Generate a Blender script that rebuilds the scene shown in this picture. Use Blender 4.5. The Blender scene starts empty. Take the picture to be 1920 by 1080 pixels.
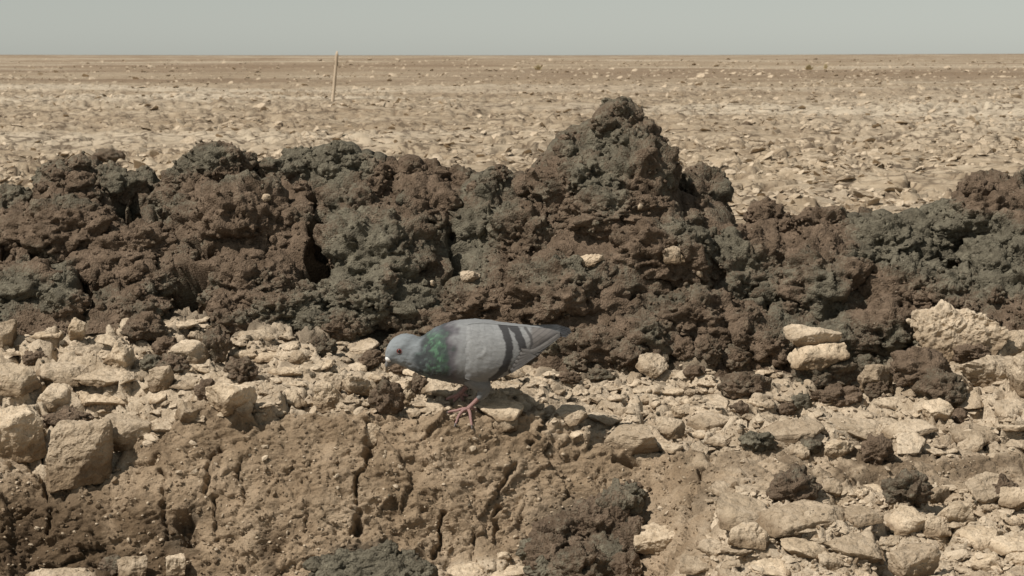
import bpy, math, random
import numpy as np
from mathutils import Vector, Matrix
from mathutils.bvhtree import BVHTree

random.seed(7)
rng = np.random.default_rng(7)
scene = bpy.context.scene
COL = scene.collection

# ------------------------------------------------------------------ camera
F = 4516.0                      # focal length in pixels of a 1920 wide frame
PITCH = math.atan(437.0 / F)
CAMZ = 0.60
cam_d = bpy.data.cameras.new('camera')
cam = bpy.data.objects.new('camera', cam_d)
COL.objects.link(cam)
cam.location = (0, 0, CAMZ)
cam.rotation_euler = (math.pi / 2 - PITCH, 0, 0)
cam_d.sensor_width = 36.0
cam_d.lens = 36.0 * F / 1920.0
cam_d.clip_start = 0.05
cam_d.clip_end = 20000
cam_d.dof.use_dof = True
cam_d.dof.focus_distance = 4.05
cam_d.dof.aperture_fstop = 34.0
scene.camera = cam

# ------------------------------------------------------------------ light
SUN = Vector((-0.52, -0.40, 0.79)).normalized()      # towards the sun
el = math.asin(SUN.z)
az = math.atan2(SUN.x, SUN.y)
w = bpy.data.worlds.new('World')
scene.world = w
w.use_nodes = True
nt = w.node_tree
bg = nt.nodes['Background']
sky = nt.nodes.new('ShaderNodeTexSky')
sky.sky_type = 'NISHITA'
sky.sun_disc = False
sky.sun_elevation = el
sky.sun_rotation = az
sky.air_density = 1.0
sky.dust_density = 0.3
sky.ozone_density = 1.0
hs = nt.nodes.new('ShaderNodeHueSaturation')
hs.inputs['Saturation'].default_value = 0.20
nt.links.new(sky.outputs[0], hs.inputs['Color'])
tint = nt.nodes.new('ShaderNodeMixRGB')
tint.blend_type = 'MULTIPLY'
tint.inputs[0].default_value = 1.0
tint.inputs[2].default_value = (0.955, 1.0, 0.96, 1)
nt.links.new(hs.outputs[0], tint.inputs[1])
nt.links.new(tint.outputs[0], bg.inputs['Color'])
bg.inputs['Strength'].default_value = 0.0545

sd = bpy.data.lights.new('sun', 'SUN')
sd.energy = 3.6
sd.angle = math.radians(0.6)
sd.color = (1.0, 0.945, 0.865)
so = bpy.data.objects.new('sun', sd)
COL.objects.link(so)
so.location = SUN * 30
so.rotation_euler = SUN.to_track_quat('Z', 'Y').to_euler()

scene.view_settings.view_transform = 'Standard'
scene.view_settings.look = 'None'
scene.view_settings.exposure = 0.38
scene.view_settings.gamma = 1.0
scene.view_settings.use_curve_mapping = False
scene.cycles.max_bounces = 5
scene.cycles.diffuse_bounces = 3
scene.cycles.use_denoising = True

# ------------------------------------------------------------------ helpers: projection
CP, SP = math.cos(PITCH), math.sin(PITCH)


def ray(px, py):
    dx, dy = (px - 960.0) / F, -(py - 540.0) / F
    # camera looks along +Y pitched down by PITCH
    return Vector((dx, CP + dy * SP, -SP + dy * CP))


def at(px, py, Y):
    d = ray(px, py)
    t = Y / d.y
    return Vector((d.x * t, Y, CAMZ + d.z * t))


def zat(py, Y):
    return at(960, py, Y).z


def project(P):
    """world points (N,3) -> pixel coordinates in the 1920 frame"""
    x, y, z = P[:, 0], P[:, 1], P[:, 2] - CAMZ
    dep = np.maximum(y * CP - z * SP, 1e-3)
    v = y * SP + z * CP
    return 960 + F * x / dep, 540 - F * v / dep


# ------------------------------------------------------------------ helpers: noise
def _hash(ix, iy, iz, seed):
    h = (ix.astype(np.uint32) * np.uint32(0x8DA6B343)) ^ (iy.astype(np.uint32) * np.uint32(0xD8163841)) ^ \
        (iz.astype(np.uint32) * np.uint32(0xCB1AB31F)) ^ np.uint32((seed * 0x9E3779B1) & 0xFFFFFFFF)
    h ^= h >> np.uint32(15)
    h *= np.uint32(0x2C1B3C6D)
    h ^= h >> np.uint32(12)
    h *= np.uint32(0x297A2D39)
    h ^= h >> np.uint32(15)
    return h


_G = np.array([[1, 1, 0], [-1, 1, 0], [1, -1, 0], [-1, -1, 0], [1, 0, 1], [-1, 0, 1], [1, 0, -1], [-1, 0, -1],
               [0, 1, 1], [0, -1, 1], [0, 1, -1], [0, -1, -1], [1, 1, 0], [-1, 1, 0], [0, -1, 1], [0, -1, -1]], np.float32)


def perlin(p, seed=0):
    p = np.asarray(p, np.float32)
    i = np.floor(p).astype(np.int32)
    f = p - i
    u = f * f * f * (f * (f * 6 - 15) + 10)
    out = np.zeros(len(p), np.float32)
    for a in (0, 1):
        wx = u[:, 0] if a else 1 - u[:, 0]
        for b in (0, 1):
            wy = u[:, 1] if b else 1 - u[:, 1]
            for c in (0, 1):
                wz = u[:, 2] if c else 1 - u[:, 2]
                g = _G[_hash(i[:, 0] + a, i[:, 1] + b, i[:, 2] + c, seed) & np.uint32(15)]
                d = g[:, 0] * (f[:, 0] - a) + g[:, 1] * (f[:, 1] - b) + g[:, 2] * (f[:, 2] - c)
                out += wx * wy * wz * d
    return out


def fbm(p, octaves=4, seed=0, gain=0.5):
    p = np.asarray(p, np.float32)
    s, a, t = 0.0, 1.0, np.zeros(len(p), np.float32)
    for k in range(octaves):
        t += a * perlin(p, seed + k * 17)
        s += a
        a *= gain
        p = p * 2.03 + 11.3
    return t / s * 1.6


def worley(p, seed=0):
    """nearest feature: F1, F2, cell random 0..1 (3 values), delta to the feature"""
    p = np.asarray(p, np.float32)
    i = np.floor(p).astype(np.int32)
    f = p - i
    n = len(p)
    F1 = np.full(n, 9, np.float32)
    F2 = np.full(n, 9, np.float32)
    H = np.zeros(n, np.uint32)
    D = np.zeros((n, 3), np.float32)
    for a in (-1, 0, 1):
        for b in (-1, 0, 1):
            for c in (-1, 0, 1):
                h = _hash(i[:, 0] + a, i[:, 1] + b, i[:, 2] + c, seed)
                q = np.stack([a + (h & np.uint32(1023)).astype(np.float32) / 1023 - f[:, 0],
                              b + ((h >> np.uint32(10)) & np.uint32(1023)).astype(np.float32) / 1023 - f[:, 1],
                              c + ((h >> np.uint32(20)) & np.uint32(1023)).astype(np.float32) / 1023 - f[:, 2]], 1)
                d2 = (q * q).sum(1)
                nearer = d2 < F1
                F2 = np.where(nearer, F1, np.minimum(F2, d2))
                F1 = np.where(nearer, d2, F1)
                H = np.where(nearer, h, H)
                D[nearer] = q[nearer]
    r = _hash(H.astype(np.int32), (H >> np.uint32(7)).astype(np.int32), (H >> np.uint32(3)).astype(np.int32), 91)
    R = np.stack([(r & np.uint32(1023)), (r >> np.uint32(10)) & np.uint32(1023), (r >> np.uint32(20)) & np.uint32(1023)], 1).astype(np.float32) / 1023
    return np.sqrt(F1), np.sqrt(F2), R, D


def flat2(p, s):
    """horizontal cells: the third coordinate is kept inside one layer of cells"""
    q = np.asarray(p, np.float32) / s
    q[:, 2] = 0.5 + q[:, 2] * 0.02
    return q


def crumble(p, scales, seed=0):
    """rounded crumbs with sharp crevices, several sizes; scales = [(size, height)]"""
    p = np.asarray(p, np.float32)
    wob = np.stack([perlin(p * 22, seed + 1), perlin(p * 22, seed + 2), perlin(p * 22, seed + 3)], 1) * 0.012
    d = np.zeros(len(p), np.float32)
    for k, (s, hgt) in enumerate(scales):
        f1, f2, R, _ = worley((p + wob) / s, seed + 31 * k)
        d += hgt * (np.sqrt(np.maximum(0.0, 1.15 - f1 * f1)) - 0.75) * (0.55 + 0.9 * R[:, 0])
    return d


def sstep(a, b, x):
    t = np.clip((x - a) / (b - a), 0, 1)
    return t * t * (3 - 2 * t)


# ------------------------------------------------------------------ helpers: meshes
def mesh_from(name, V, faces, mat, smooth=True, cols=None):
    """V (n,3); faces (m,k) with constant k"""
    me = bpy.data.meshes.new(name)
    V = np.asarray(V, np.float32)
    faces = np.asarray(faces, np.int32)
    m, k = faces.shape
    me.vertices.add(len(V))
    me.vertices.foreach_set('co', V.ravel())
    me.loops.add(m * k)
    me.loops.foreach_set('vertex_index', faces.ravel())
    me.polygons.add(m)
    me.polygons.foreach_set('loop_start', np.arange(0, m * k, k, dtype=np.int32))
    me.polygons.foreach_set('use_smooth', np.full(m, smooth, bool))
    if cols is not None:
        for cname, arr in cols.items():
            ca = me.color_attributes.new(cname, 'FLOAT_COLOR', 'POINT')
            c4 = np.ones((len(V), 4), np.float32)
            c4[:, :arr.shape[1]] = arr
            ca.data.foreach_set('color', c4.ravel())
    me.update(calc_edges=True)
    me.materials.append(mat)
    return me


def link(name, me, parent=None, loc=None, rot=None):
    o = bpy.data.objects.new(name, me)
    COL.objects.link(o)
    if parent is not None:
        o.parent = parent
    if loc is not None:
        o.location = loc
    if rot is not None:
        o.rotation_euler = rot
    return o


def tag(o, label=None, cat=None, group=None, kind=None):
    for k, v in (('label', label), ('category', cat), ('group', group), ('kind', kind)):
        if v:
            o[k] = v
    return o


def grid_faces(nr, nc, wrap=False):
    r = np.arange(nr - 1)[:, None]
    c = np.arange(nc if wrap else nc - 1)[None, :]
    c1 = (c + 1) % nc
    a = (r * nc + c).ravel()
    b = (r * nc + c1).ravel()
    d = ((r + 1) * nc + c).ravel()
    e = ((r + 1) * nc + c1).ravel()
    return np.stack([a, b, e, d], 1)


def grid_normals(P):
    du = np.gradient(P, axis=1)
    dv = np.gradient(P, axis=0)
    n = np.cross(du, dv)
    return n / np.maximum(np.linalg.norm(n, axis=2, keepdims=True), 1e-9)


_ICO = {}


def ico(n):
    if n not in _ICO:
        import bmesh
        bm = bmesh.new()
        bmesh.ops.create_icosphere(bm, subdivisions=max(1, n), radius=1.0)
        bm.verts.index_update()
        V = np.array([v.co[:] for v in bm.verts], np.float32)
        Fc = np.array([[v.index for v in f.verts] for f in bm.faces], np.int32)
        bm.free()
        _ICO[n] = (V / np.linalg.norm(V, axis=1, keepdims=True), Fc)
    return _ICO[n]


def ico_normals(V, Fc):
    a, b, c = V[Fc[:, 0]], V[Fc[:, 1]], V[Fc[:, 2]]
    fn = np.cross(b - a, c - a)
    N = np.zeros_like(V)
    for k in range(3):
        np.add.at(N, Fc[:, k], fn)
    return N / np.maximum(np.linalg.norm(N, axis=1, keepdims=True), 1e-12)


def rock_points(n, dims, seed, flat=False, rough=1.0):
    """an angular broken stone: a sphere cut by random planes, chipped and roughened"""
    r = np.random.default_rng(seed)
    D, Fc = ico(n)
    planes = []
    if flat:
        planes += [((r.normal(0, .07), r.normal(0, .07), 1), 1.0), ((r.normal(0, .1), r.normal(0, .1), -1), 1.0)]
        ns = r.integers(5, 8)
        a0 = r.random() * 6.28
        for k in range(ns):
            a = a0 + (k + r.uniform(-.3, .3)) * 6.283 / ns
            planes.append(((math.cos(a), math.sin(a), r.uniform(-.25, .35)), r.uniform(.72, 1.0)))
        for k in range(3):
            a = r.random() * 6.28
            planes.append(((math.cos(a) * .8, math.sin(a) * .8, .6), r.uniform(.95, 1.15)))
    else:
        for k in range(10):
            v = r.normal(0, 1, 3)
            v /= np.linalg.norm(v)
            planes.append((tuple(v), r.uniform(.68, 1.0)))
        planes += [((0, 0, -1), .9), ((1, 0, 0), 1), ((-1, 0, 0), 1), ((0, 0, 1), 1.0)]
    acc = np.zeros(len(D), np.float32)
    sharp = 42.0
    for nn, o in planes:
        nn = np.array(nn, np.float32)
        nn /= np.linalg.norm(nn)
        acc += np.maximum(D @ nn / o, 0) ** sharp
    rad = acc ** (-1.0 / sharp)
    P = D * np.minimum(rad, 1.6)[:, None] * (np.array(dims, np.float32) / 2)
    size = float(min(dims[0], max(dims[1], dims[2] * 2)))
    N = ico_normals(P, Fc)
    q = P + r.uniform(-50, 50, 3).astype(np.float32)
    d = fbm(q / (size * .45), 3, seed) * size * .045 * rough
    d += fbm(q / (size * .16), 3, seed + 5) * size * .034 * rough
    if n >= 4:
        f1, f2, R, _ = worley(q / (size * .3), seed + 9)
        d += (R[:, 0] - .5) * size * .035 * rough * sstep(0.0, .12, f2 - f1)
        f1, f2, R, _ = worley(q / .011, seed + 10)
        d += (R[:, 0] - .5) * .0030 * rough
        d += fbm(q / .009, 3, seed + 11) * .0022 * rough
        lay = fbm(q * np.array([8, 8, 90], np.float32), 3, seed + 12)
        d += lay * .0014 * min(1, size / .08)
    P = P + N * d[:, None]
    return P.astype(np.float32), Fc


def clod_points(n, dims, seed, lump=1.0):
    """a crumbly lump of wet soil"""
    r = np.random.default_rng(seed)
    D, Fc = ico(n)
    off = r.uniform(-50, 50, 3).astype(np.float32)
    P = D * (np.array(dims, np.float32) / 2)
    size = float(np.mean(dims))
    big = fbm(D * 1.5 + off, 4, seed) * size * .24
    N = P / np.maximum(np.linalg.norm(P, axis=1, keepdims=True), 1e-9)
    P = P + N * big[:, None]
    sc = [(size * .42, size * .085 * lump), (max(size * .2, .016), size * .055 * lump)]
    if n >= 3:
        sc.append((.028, .0110 if size > .06 else .004))
        sc.append((.0155, .0085 if size > .05 else .005))
    if n >= 4:
        sc.append((.0090, .0056))
    d = crumble(P + off, sc, seed)
    d += fbm((P + off) / .05, 3, seed + 3) * .012 * min(1, size / .1)
    pit = fbm((P + off) / .022, 3, seed + 4)
    d -= sstep(.25, .5, pit) * .014 * min(1, size / .1)
    d += fbm((P + off) / .014, 3, seed + 6) * .0045 * min(1, size / .06)
    if n >= 5:
        d += fbm((P + off) / .006, 2, seed) * .0022
    P = P + N * d[:, None]
    return P.astype(np.float32), Fc


def level(px, small=False):
    if px < 9:
        return 2
    if px < 22:
        return 3
    if px < 42:
        return 4
    if px < 126:
        return 5
    return 6


# ------------------------------------------------------------------ materials
def new_mat(name):
    m = bpy.data.materials.new(name)
    m.use_nodes = True
    t = m.node_tree
    b = t.nodes['Principled BSDF']
    b.inputs['Roughness'].default_value = 0.95
    b.inputs['Specular IOR Level'].default_value = 0.12
    return m, t, b


class NB:
    """small node builder"""

    def __init__(self, t):
        self.t = t

    def n(self, kind, **kw):
        nd = self.t.nodes.new(kind)
        for k, v in kw.items():
            setattr(nd, k, v)
        return nd

    def l(self, a, b):
        self.t.links.new(a, b)

    def coords(self, world=True):
        if world:
            return self.n('ShaderNodeNewGeometry').outputs['Position']
        tc = self.n('ShaderNodeTexCoord').outputs['Object']
        oi = self.n('ShaderNodeObjectInfo').outputs['Random']
        m = self.n('ShaderNodeMath', operation='MULTIPLY')
        m.inputs[1].default_value = 37.0
        self.l(oi, m.inputs[0])
        v = self.n('ShaderNodeVectorMath', operation='ADD')
        self.l(tc, v.inputs[0])
        self.l(m.outputs[0], v.inputs[1])
        return v.outputs[0]

    def noise(self, co, scale, detail=4, rough=.55):
        nd = self.n('ShaderNodeTexNoise')
        nd.inputs['Scale'].default_value = scale
        nd.inputs['Detail'].default_value = detail
        nd.inputs['Roughness'].default_value = rough
        self.l(co, nd.inputs['Vector'])
        return nd.outputs['Fac']

    def voro(self, co, scale, feature='F1', out='Distance'):
        nd = self.n('ShaderNodeTexVoronoi', feature=feature)
        nd.inputs['Scale'].default_value = scale
        self.l(co, nd.inputs['Vector'])
        return nd.outputs[out]

    def ramp(self, fac, stops):
        nd = self.n('ShaderNodeValToRGB')
        cr = nd.color_ramp
        while len(cr.elements) < len(stops):
            cr.elements.new(0.5)
        for e, (p, c) in zip(cr.elements, stops):
            e.position = p
            e.color = (c, c, c, 1) if isinstance(c, (int, float)) else (*c, 1)
        self.l(fac, nd.inputs['Fac'])
        return nd.outputs['Color']

    def mix(self, fac, a, b, mode='MIX'):
        nd = self.n('ShaderNodeMixRGB', blend_type=mode)
        for s, v in ((0, fac), (1, a), (2, b)):
            if isinstance(v, (int, float)):
                nd.inputs[s].default_value = v if s == 0 else (v, v, v, 1)
            elif isinstance(v, tuple):
                nd.inputs[s].default_value = (*v, 1)
            else:
                self.l(v, nd.inputs[s])
        return nd.outputs[0]

    def bump(self, hts, dist, strength=1.0, bsdf=None):
        prev = None
        for h, d in zip(hts, dist):
            b = self.n('ShaderNodeBump')
            b.inputs['Strength'].default_value = strength
            b.inputs['Distance'].default_value = d
            self.l(h, b.inputs['Height'])
            if prev is not None:
                self.l(prev, b.inputs['Normal'])
            prev = b.outputs['Normal']
        self.l(prev, bsdf.inputs['Normal'])

    def attr(self, name, ch=None):
        a = self.n('ShaderNodeAttribute', attribute_name=name)
        if ch is None:
            return a.outputs['Color']
        s = self.n('ShaderNodeSeparateColor')
        self.l(a.outputs['Color'], s.inputs[0])
        return s.outputs[ch]


TAN_A, TAN_B, TAN_C = (.40, .317, .224), (.58, .475, .352), (.285, .215, .142)
BROWN_A, BROWN_B = (.225, .162, .103), (.355, .265, .178)
DARK_A, DARK_B = (.107, .076, .051), (.180, .130, .091)
GREY_A, GREY_B = (.100, .087, .063), (.172, .153, .112)


def soil_colour(nb, co):
    n1 = nb.noise(co, 26, 5, .6)
    n2 = nb.noise(co, 130, 4, .65)
    brown = nb.mix(nb.ramp(n1, [(.35, 0.0), (.65, 1.0)]), DARK_A, DARK_B)
    grey = nb.mix(nb.ramp(n1, [(.35, 0.0), (.65, 1.0)]), GREY_A, GREY_B)
    return n1, n2, brown, grey


def make_dark_soil(name, world):
    m, t, b = new_mat(name)
    nb = NB(t)
    co = nb.coords(world)
    n1, n2, brown, grey = soil_colour(nb, co)
    g = nb.attr('zone', 0)
    patch = nb.noise(co, 9, 3, .6)
    add = nb.n('ShaderNodeMath', operation='ADD')
    nb.l(g, add.inputs[0])
    nb.l(patch, add.inputs[1])
    add2 = nb.n('ShaderNodeMath', operation='ADD')
    nb.l(add.outputs[0], add2.inputs[0])
    sub = nb.n('ShaderNodeMath', operation='MULTIPLY_ADD')
    nb.l(n2, sub.inputs[0])
    sub.inputs[1].default_value = 1.0
    sub.inputs[2].default_value = -.5
    nb.l(sub.outputs[0], add2.inputs[1])
    c = nb.mix(nb.ramp(add2.outputs[0], [(.68, 0.0), (1.25, 1.0)]), brown, grey)
    c = nb.mix(1.0, c, nb.ramp(n2, [(.3, .72), (.7, 1.28)]), 'MULTIPLY')
    # pale salt and grit specks
    v = nb.voro(co, 95)
    sp = nb.ramp(v, [(.085, 1.0), (.12, 0.0)])
    gate = nb.ramp(nb.noise(co, 14, 2), [(.56, 0.0), (.64, 1.0)])
    spk = nb.mix(1.0, sp, gate, 'MULTIPLY')
    c = nb.mix(spk, c, (.36, .32, .24))
    nb.l(c, b.inputs['Base Color'])
    nb.bump([nb.noise(co, 330, 4, .7), nb.voro(co, 260)], [.0030, .0022], .9, b)
    return m


def make_clay(name, world, top_crust=False):
    m, t, b = new_mat(name)
    nb = NB(t)
    co = nb.coords(world)
    n1 = nb.noise(co, 11, 5, .6)
    n2 = nb.noise(co, 70, 5, .65)
    n3 = nb.noise(co, 380, 3, .6)
    c = nb.mix(nb.ramp(n1, [(.36, 0.0), (.62, 1.0)]), TAN_A, TAN_B)
    c = nb.mix(nb.ramp(n2, [(.45, 0.0), (.72, .75)]), c, TAN_C)
    c = nb.mix(1.0, c, nb.ramp(n3, [(.3, .84), (.7, 1.14)]), 'MULTIPLY')
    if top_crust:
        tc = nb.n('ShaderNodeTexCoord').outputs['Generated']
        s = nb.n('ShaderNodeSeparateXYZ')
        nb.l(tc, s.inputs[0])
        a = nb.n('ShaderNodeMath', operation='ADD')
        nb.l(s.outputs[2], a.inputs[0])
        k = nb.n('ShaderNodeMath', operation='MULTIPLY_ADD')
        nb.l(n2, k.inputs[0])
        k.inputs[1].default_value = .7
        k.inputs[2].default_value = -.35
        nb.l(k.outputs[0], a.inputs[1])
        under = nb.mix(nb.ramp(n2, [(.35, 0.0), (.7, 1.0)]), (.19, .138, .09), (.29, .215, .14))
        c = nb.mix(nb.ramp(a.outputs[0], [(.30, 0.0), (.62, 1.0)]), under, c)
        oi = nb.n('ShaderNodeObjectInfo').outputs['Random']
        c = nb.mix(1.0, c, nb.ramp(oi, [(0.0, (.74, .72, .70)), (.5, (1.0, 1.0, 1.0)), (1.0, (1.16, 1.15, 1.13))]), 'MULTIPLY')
    nb.l(c, b.inputs['Base Color'])
    nb.bump([n2, nb.noise(co, 240, 4, .7)], [.006, .0026], .8, b)
    return m


def make_terrain(name):
    """crust (R), wetness (G), dark spilled soil (B)"""
    m, t, b = new_mat(name)
    nb = NB(t)
    co = nb.coords(True)
    n1 = nb.noise(co, 12, 5, .6)
    n2 = nb.noise(co, 75, 5, .65)
    n3 = nb.noise(co, 360, 3, .6)
    crust = nb.mix(nb.ramp(n1, [(.36, 0.0), (.62, 1.0)]), TAN_A, TAN_B)
    crust = nb.mix(nb.ramp(n2, [(.48, 0.0), (.74, .8)]), crust, TAN_C)
    soil = nb.mix(nb.ramp(n1, [(.35, 0.0), (.65, 1.0)]), BROWN_A, BROWN_B)
    soil = nb.mix(nb.ramp(n2, [(.52, 0.0), (.75, .6)]), soil, (.33, .245, .16))
    c = nb.mix(nb.attr('zone', 0), soil, crust)
    wet = nb.mix(nb.ramp(n1, [(.35, 0.0), (.65, 1.0)]), (.088, .060, .037), (.155, .108, .066))
    c = nb.mix(nb.attr('zone', 1), c, wet)
    _, _, brown, grey = soil_colour(nb, co)
    c = nb.mix(nb.attr('zone', 2), c, nb.mix(.4, brown, grey))
    c = nb.mix(1.0, c, nb.ramp(n3, [(.3, .82), (.7, 1.16)]), 'MULTIPLY')
    nb.l(c, b.inputs['Base Color'])
    nb.bump([n2, nb.noise(co, 230, 4, .7)], [.007, .0030], .9, b)
    return m


def make_plain(name):
    m, t, b = new_mat(name)
    nb = NB(t)
    co = nb.coords(True)
    n0 = nb.noise(co, .035, 4, .6)
    n00 = nb.noise(co, .17, 4, .6)
    n1 = nb.noise(co, 1.1, 6, .65)
    n2 = nb.noise(co, 9, 6, .7)
    c = nb.mix(nb.ramp(n1, [(.36, 0.0), (.62, 1.0)]), (.365, .285, .195), (.51, .415, .300))
    c = nb.mix(nb.ramp(n2, [(.44, 0.0), (.72, .85)]), c, (.235, .172, .110))
    c = nb.mix(nb.ramp(n00, [(.46, 0.0), (.66, .7)]), c, (.295, .218, .142))
    c = nb.mix(nb.attr('zone', 1), c, (.240, .170, .110))
    c = nb.mix(nb.attr('zone', 2), c, (.58, .49, .37))
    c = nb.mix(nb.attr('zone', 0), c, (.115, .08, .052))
    c = nb.mix(nb.ramp(n0, [(.50, 0.0), (.62, .6)]), c, (.29, .212, .138))
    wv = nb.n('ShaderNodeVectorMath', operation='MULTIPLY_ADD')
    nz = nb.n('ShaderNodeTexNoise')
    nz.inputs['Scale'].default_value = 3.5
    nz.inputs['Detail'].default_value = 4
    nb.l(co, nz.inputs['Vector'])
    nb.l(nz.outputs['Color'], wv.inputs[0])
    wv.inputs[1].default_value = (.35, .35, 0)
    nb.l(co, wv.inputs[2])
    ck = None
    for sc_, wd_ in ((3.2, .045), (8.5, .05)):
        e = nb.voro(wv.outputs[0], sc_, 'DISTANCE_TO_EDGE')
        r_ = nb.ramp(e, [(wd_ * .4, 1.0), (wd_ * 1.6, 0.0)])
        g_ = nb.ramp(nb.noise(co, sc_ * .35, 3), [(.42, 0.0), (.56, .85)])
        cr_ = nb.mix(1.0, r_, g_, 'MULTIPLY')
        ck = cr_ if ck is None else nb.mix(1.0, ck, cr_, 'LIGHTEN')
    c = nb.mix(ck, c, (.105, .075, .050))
    nb.l(c, b.inputs['Base Color'])
    nb.bump([n2, nb.noise(co, 60, 4, .7)], [.03, .006], .8, b)
    return m


M_soil = make_dark_soil('dark_soil', True)
M_clod = make_dark_soil('dark_clod', False)
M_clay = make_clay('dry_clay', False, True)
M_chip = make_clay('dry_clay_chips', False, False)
M_flake = make_clay('dry_clay_flakes', True, False)
M_terrain = make_terrain('bank_soil')
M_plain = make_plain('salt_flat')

# ------------------------------------------------------------------ the bank and the strip (near ground)
def pl(pts):
    xs, ys = zip(*pts)
    return lambda x: np.interp(x, xs, ys)


base_py = pl([(-900, 600), (0, 598), (160, 596), (390, 596), (420, 622), (560, 628), (640, 634), (700, 650), (760, 664), (1000, 690),
              (1110, 692), (1200, 680), (1300, 678), (1380, 690), (1480, 690), (1600, 695), (1680, 690), (1720, 668), (1770, 645),
              (1920, 640), (2900, 640)])
lip_py = pl([(-900, 850), (0, 860), (180, 880), (270, 830), (330, 790), (450, 768), (650, 762), (800, 768), (878, 766), (1000, 766),
             (1100, 815), (1160, 835), (1250, 838), (1350, 835), (1500, 832), (1700, 842), (1920, 836), (2900, 836)])
mid_Y = pl([(-900, 3.87), (1200, 3.885), (1400, 3.80), (2900, 3.78)])
mid_py = pl([(-900, 965), (700, 930), (1150, 945), (1300, 905), (1420, 912), (2900, 912)])
bot_Y = pl([(-900, 3.80), (1150, 3.80), (1240, 3.62), (1360, 3.36), (2900, 3.32)])
near_z = pl([(-900, -.36), (1150, -.36), (1400, -.26), (2900, -.26)])
LIPY, BASEY = 3.97, 4.50


def knots(px):
    one = np.ones_like(px)

    def zz(py, Y):
        d = -(py - 540.0) / F
        return CAMZ + (-SP + d * CP) / (CP + d * SP) * Y
    lp, bp = lip_py(px), base_py(px)
    K = [(-3 * one, -.40 * one), (2.2 * one, near_z(px))]
    K.append((bot_Y(px), zz(1100 * one, bot_Y(px))))
    K.append((mid_Y(px), zz(mid_py(px), mid_Y(px))))
    K.append((LIPY * one, zz(lp, LIPY * one)))
    K.append((4.22 * one, zz(lp + .47 * (bp - lp), 4.22 * one)))
    zb = zz(bp, BASEY * one)
    K.append((BASEY * one, zb))
    K.append((4.9 * one, zb * .7))
    K.append((5.6 * one, 0.0 * one))
    K.append((7.2 * one, -.06 * one))
    return K


def smooth_rows(A, k):
    ker = np.hanning(2 * k + 3)[1:-1]
    ker /= ker.sum()
    P = np.pad(A, ((k, k), (0, 0)), mode='edge')
    return np.stack([np.convolve(P[:, j], ker, 'valid') for j in range(A.shape[1])], 1)


def base_terrain(us, seg):
    px = 960 + F * us
    K = knots(px)
    rowsY, rowsZ = [], []
    for i, n in enumerate(seg):
        for k in range(n):
            t = k / n
            rowsY.append(K[i][0] * (1 - t) + K[i + 1][0] * t)
            rowsZ.append(K[i][1] * (1 - t) + K[i + 1][1] * t)
    rowsY.append(K[-1][0])
    rowsZ.append(K[-1][1])
    Y, Z = np.array(rowsY), np.array(rowsZ)
    X = us[None, :] * np.maximum(Y, 2.2)
    return X, Y, Z


us_in = np.linspace(-.220, .220, 600)
us_side = .220 + (np.linspace(0, 1, 36)[1:] ** 1.7) * .55
US = np.concatenate([-us_side[::-1], us_in, us_side])
SEG = [8, 24, 86, 86, 92, 82, 12, 8, 6]
X, Y, Z = base_terrain(US, SEG)
Y[30:-20] = smooth_rows(Y, 12)[30:-20]
Z[30:-20] = smooth_rows(Z, 12)[30:-20]
X = US[None, :] * np.maximum(Y, 2.2)
G = np.stack([X, Y, Z], 2).astype(np.float32)
NR, NC = Y.shape
N = grid_normals(G).reshape(-1, 3)
P = G.reshape(-1, 3)
ppx, ppy = project(P)
front = P[:, 1] > 2.9


def blob(px, py, rx, ry, soft=.5):
    d = np.sqrt(((ppx - px) / rx) ** 2 + ((ppy - py) / ry) ** 2)
    return 1 - sstep(1 - soft, 1 + soft, d)


edge_n = fbm(P * 14, 4, 3)
lipv = lip_py(ppx)
crust = sstep(30, -30, ppy - lipv + edge_n * 70 - 10)
right = sstep(1260, 1400, ppx + edge_n * 90)
crust = np.maximum(crust, right * sstep(895, 950, ppy + edge_n * 60))
crust = np.maximum(crust, .50 * right * sstep(800, 840, ppy))
crust = np.maximum(crust, .25 * sstep(0, 1, fbm(P * 9, 3, 8) * 1.2 + .2))
crust = np.maximum(crust, blob(905, 1075, 110, 26))
crust = np.maximum(crust, blob(160, 1085, 110, 22))
crust *= 1 - .85 * blob(385, 835, 120, 55, .6)
crust = np.where(front, crust, .8)
wet = np.zeros(len(P), np.float32)
wet = np.maximum(wet, blob(150, 1040, 280, 110, .4) * sstep(-.35, .15, edge_n + .1))
wet = np.maximum(wet, blob(60, 1000, 140, 90, .5))
wet = np.maximum(wet, .9 * blob(470, 1045, 150, 50, .5) * sstep(-.3, .1, edge_n))
wet = np.maximum(wet, .55 * blob(385, 835, 110, 60, .6) * sstep(-.3, .3, edge_n))
wet = np.maximum(wet, .8 * blob(1600, 862, 230, 38, .7) * sstep(-.15, .3, fbm(P * 22, 4, 41)))
wet = np.maximum(wet, .7 * blob(1860, 875, 110, 34, .7) * sstep(-.3, .3, edge_n))
wet = np.maximum(wet, .55 * blob(1330, 880, 60, 100, .6) * sstep(-.2, .3, edge_n))
wet = np.where(front, wet, .3)
dark = np.maximum(.8 * sstep(26, -6, ppy - base_py(ppx) + edge_n * 40), .75 * sstep(.25, .55, fbm(P * 17, 4, 71)) * sstep(140, 20, ppy - base_py(ppx)))
dark = np.maximum(dark, .85 * blob(1090, 1010, 110, 80, .35) * sstep(-.3, .05, edge_n))
dark = np.maximum(dark, .9 * blob(700, 1062, 120, 40, .35) * sstep(-.3, .05, edge_n))
dark = np.maximum(dark, .8 * blob(345, 990, 40, 46, .5) * sstep(-.3, .1, edge_n))
dark = np.maximum(dark, .7 * blob(455, 1060, 60, 24, .5) * sstep(-.3, .1, edge_n))
dark = np.maximum(dark, .7 * blob(1165, 925, 34, 40, .5) * sstep(-.3, .1, edge_n))
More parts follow.
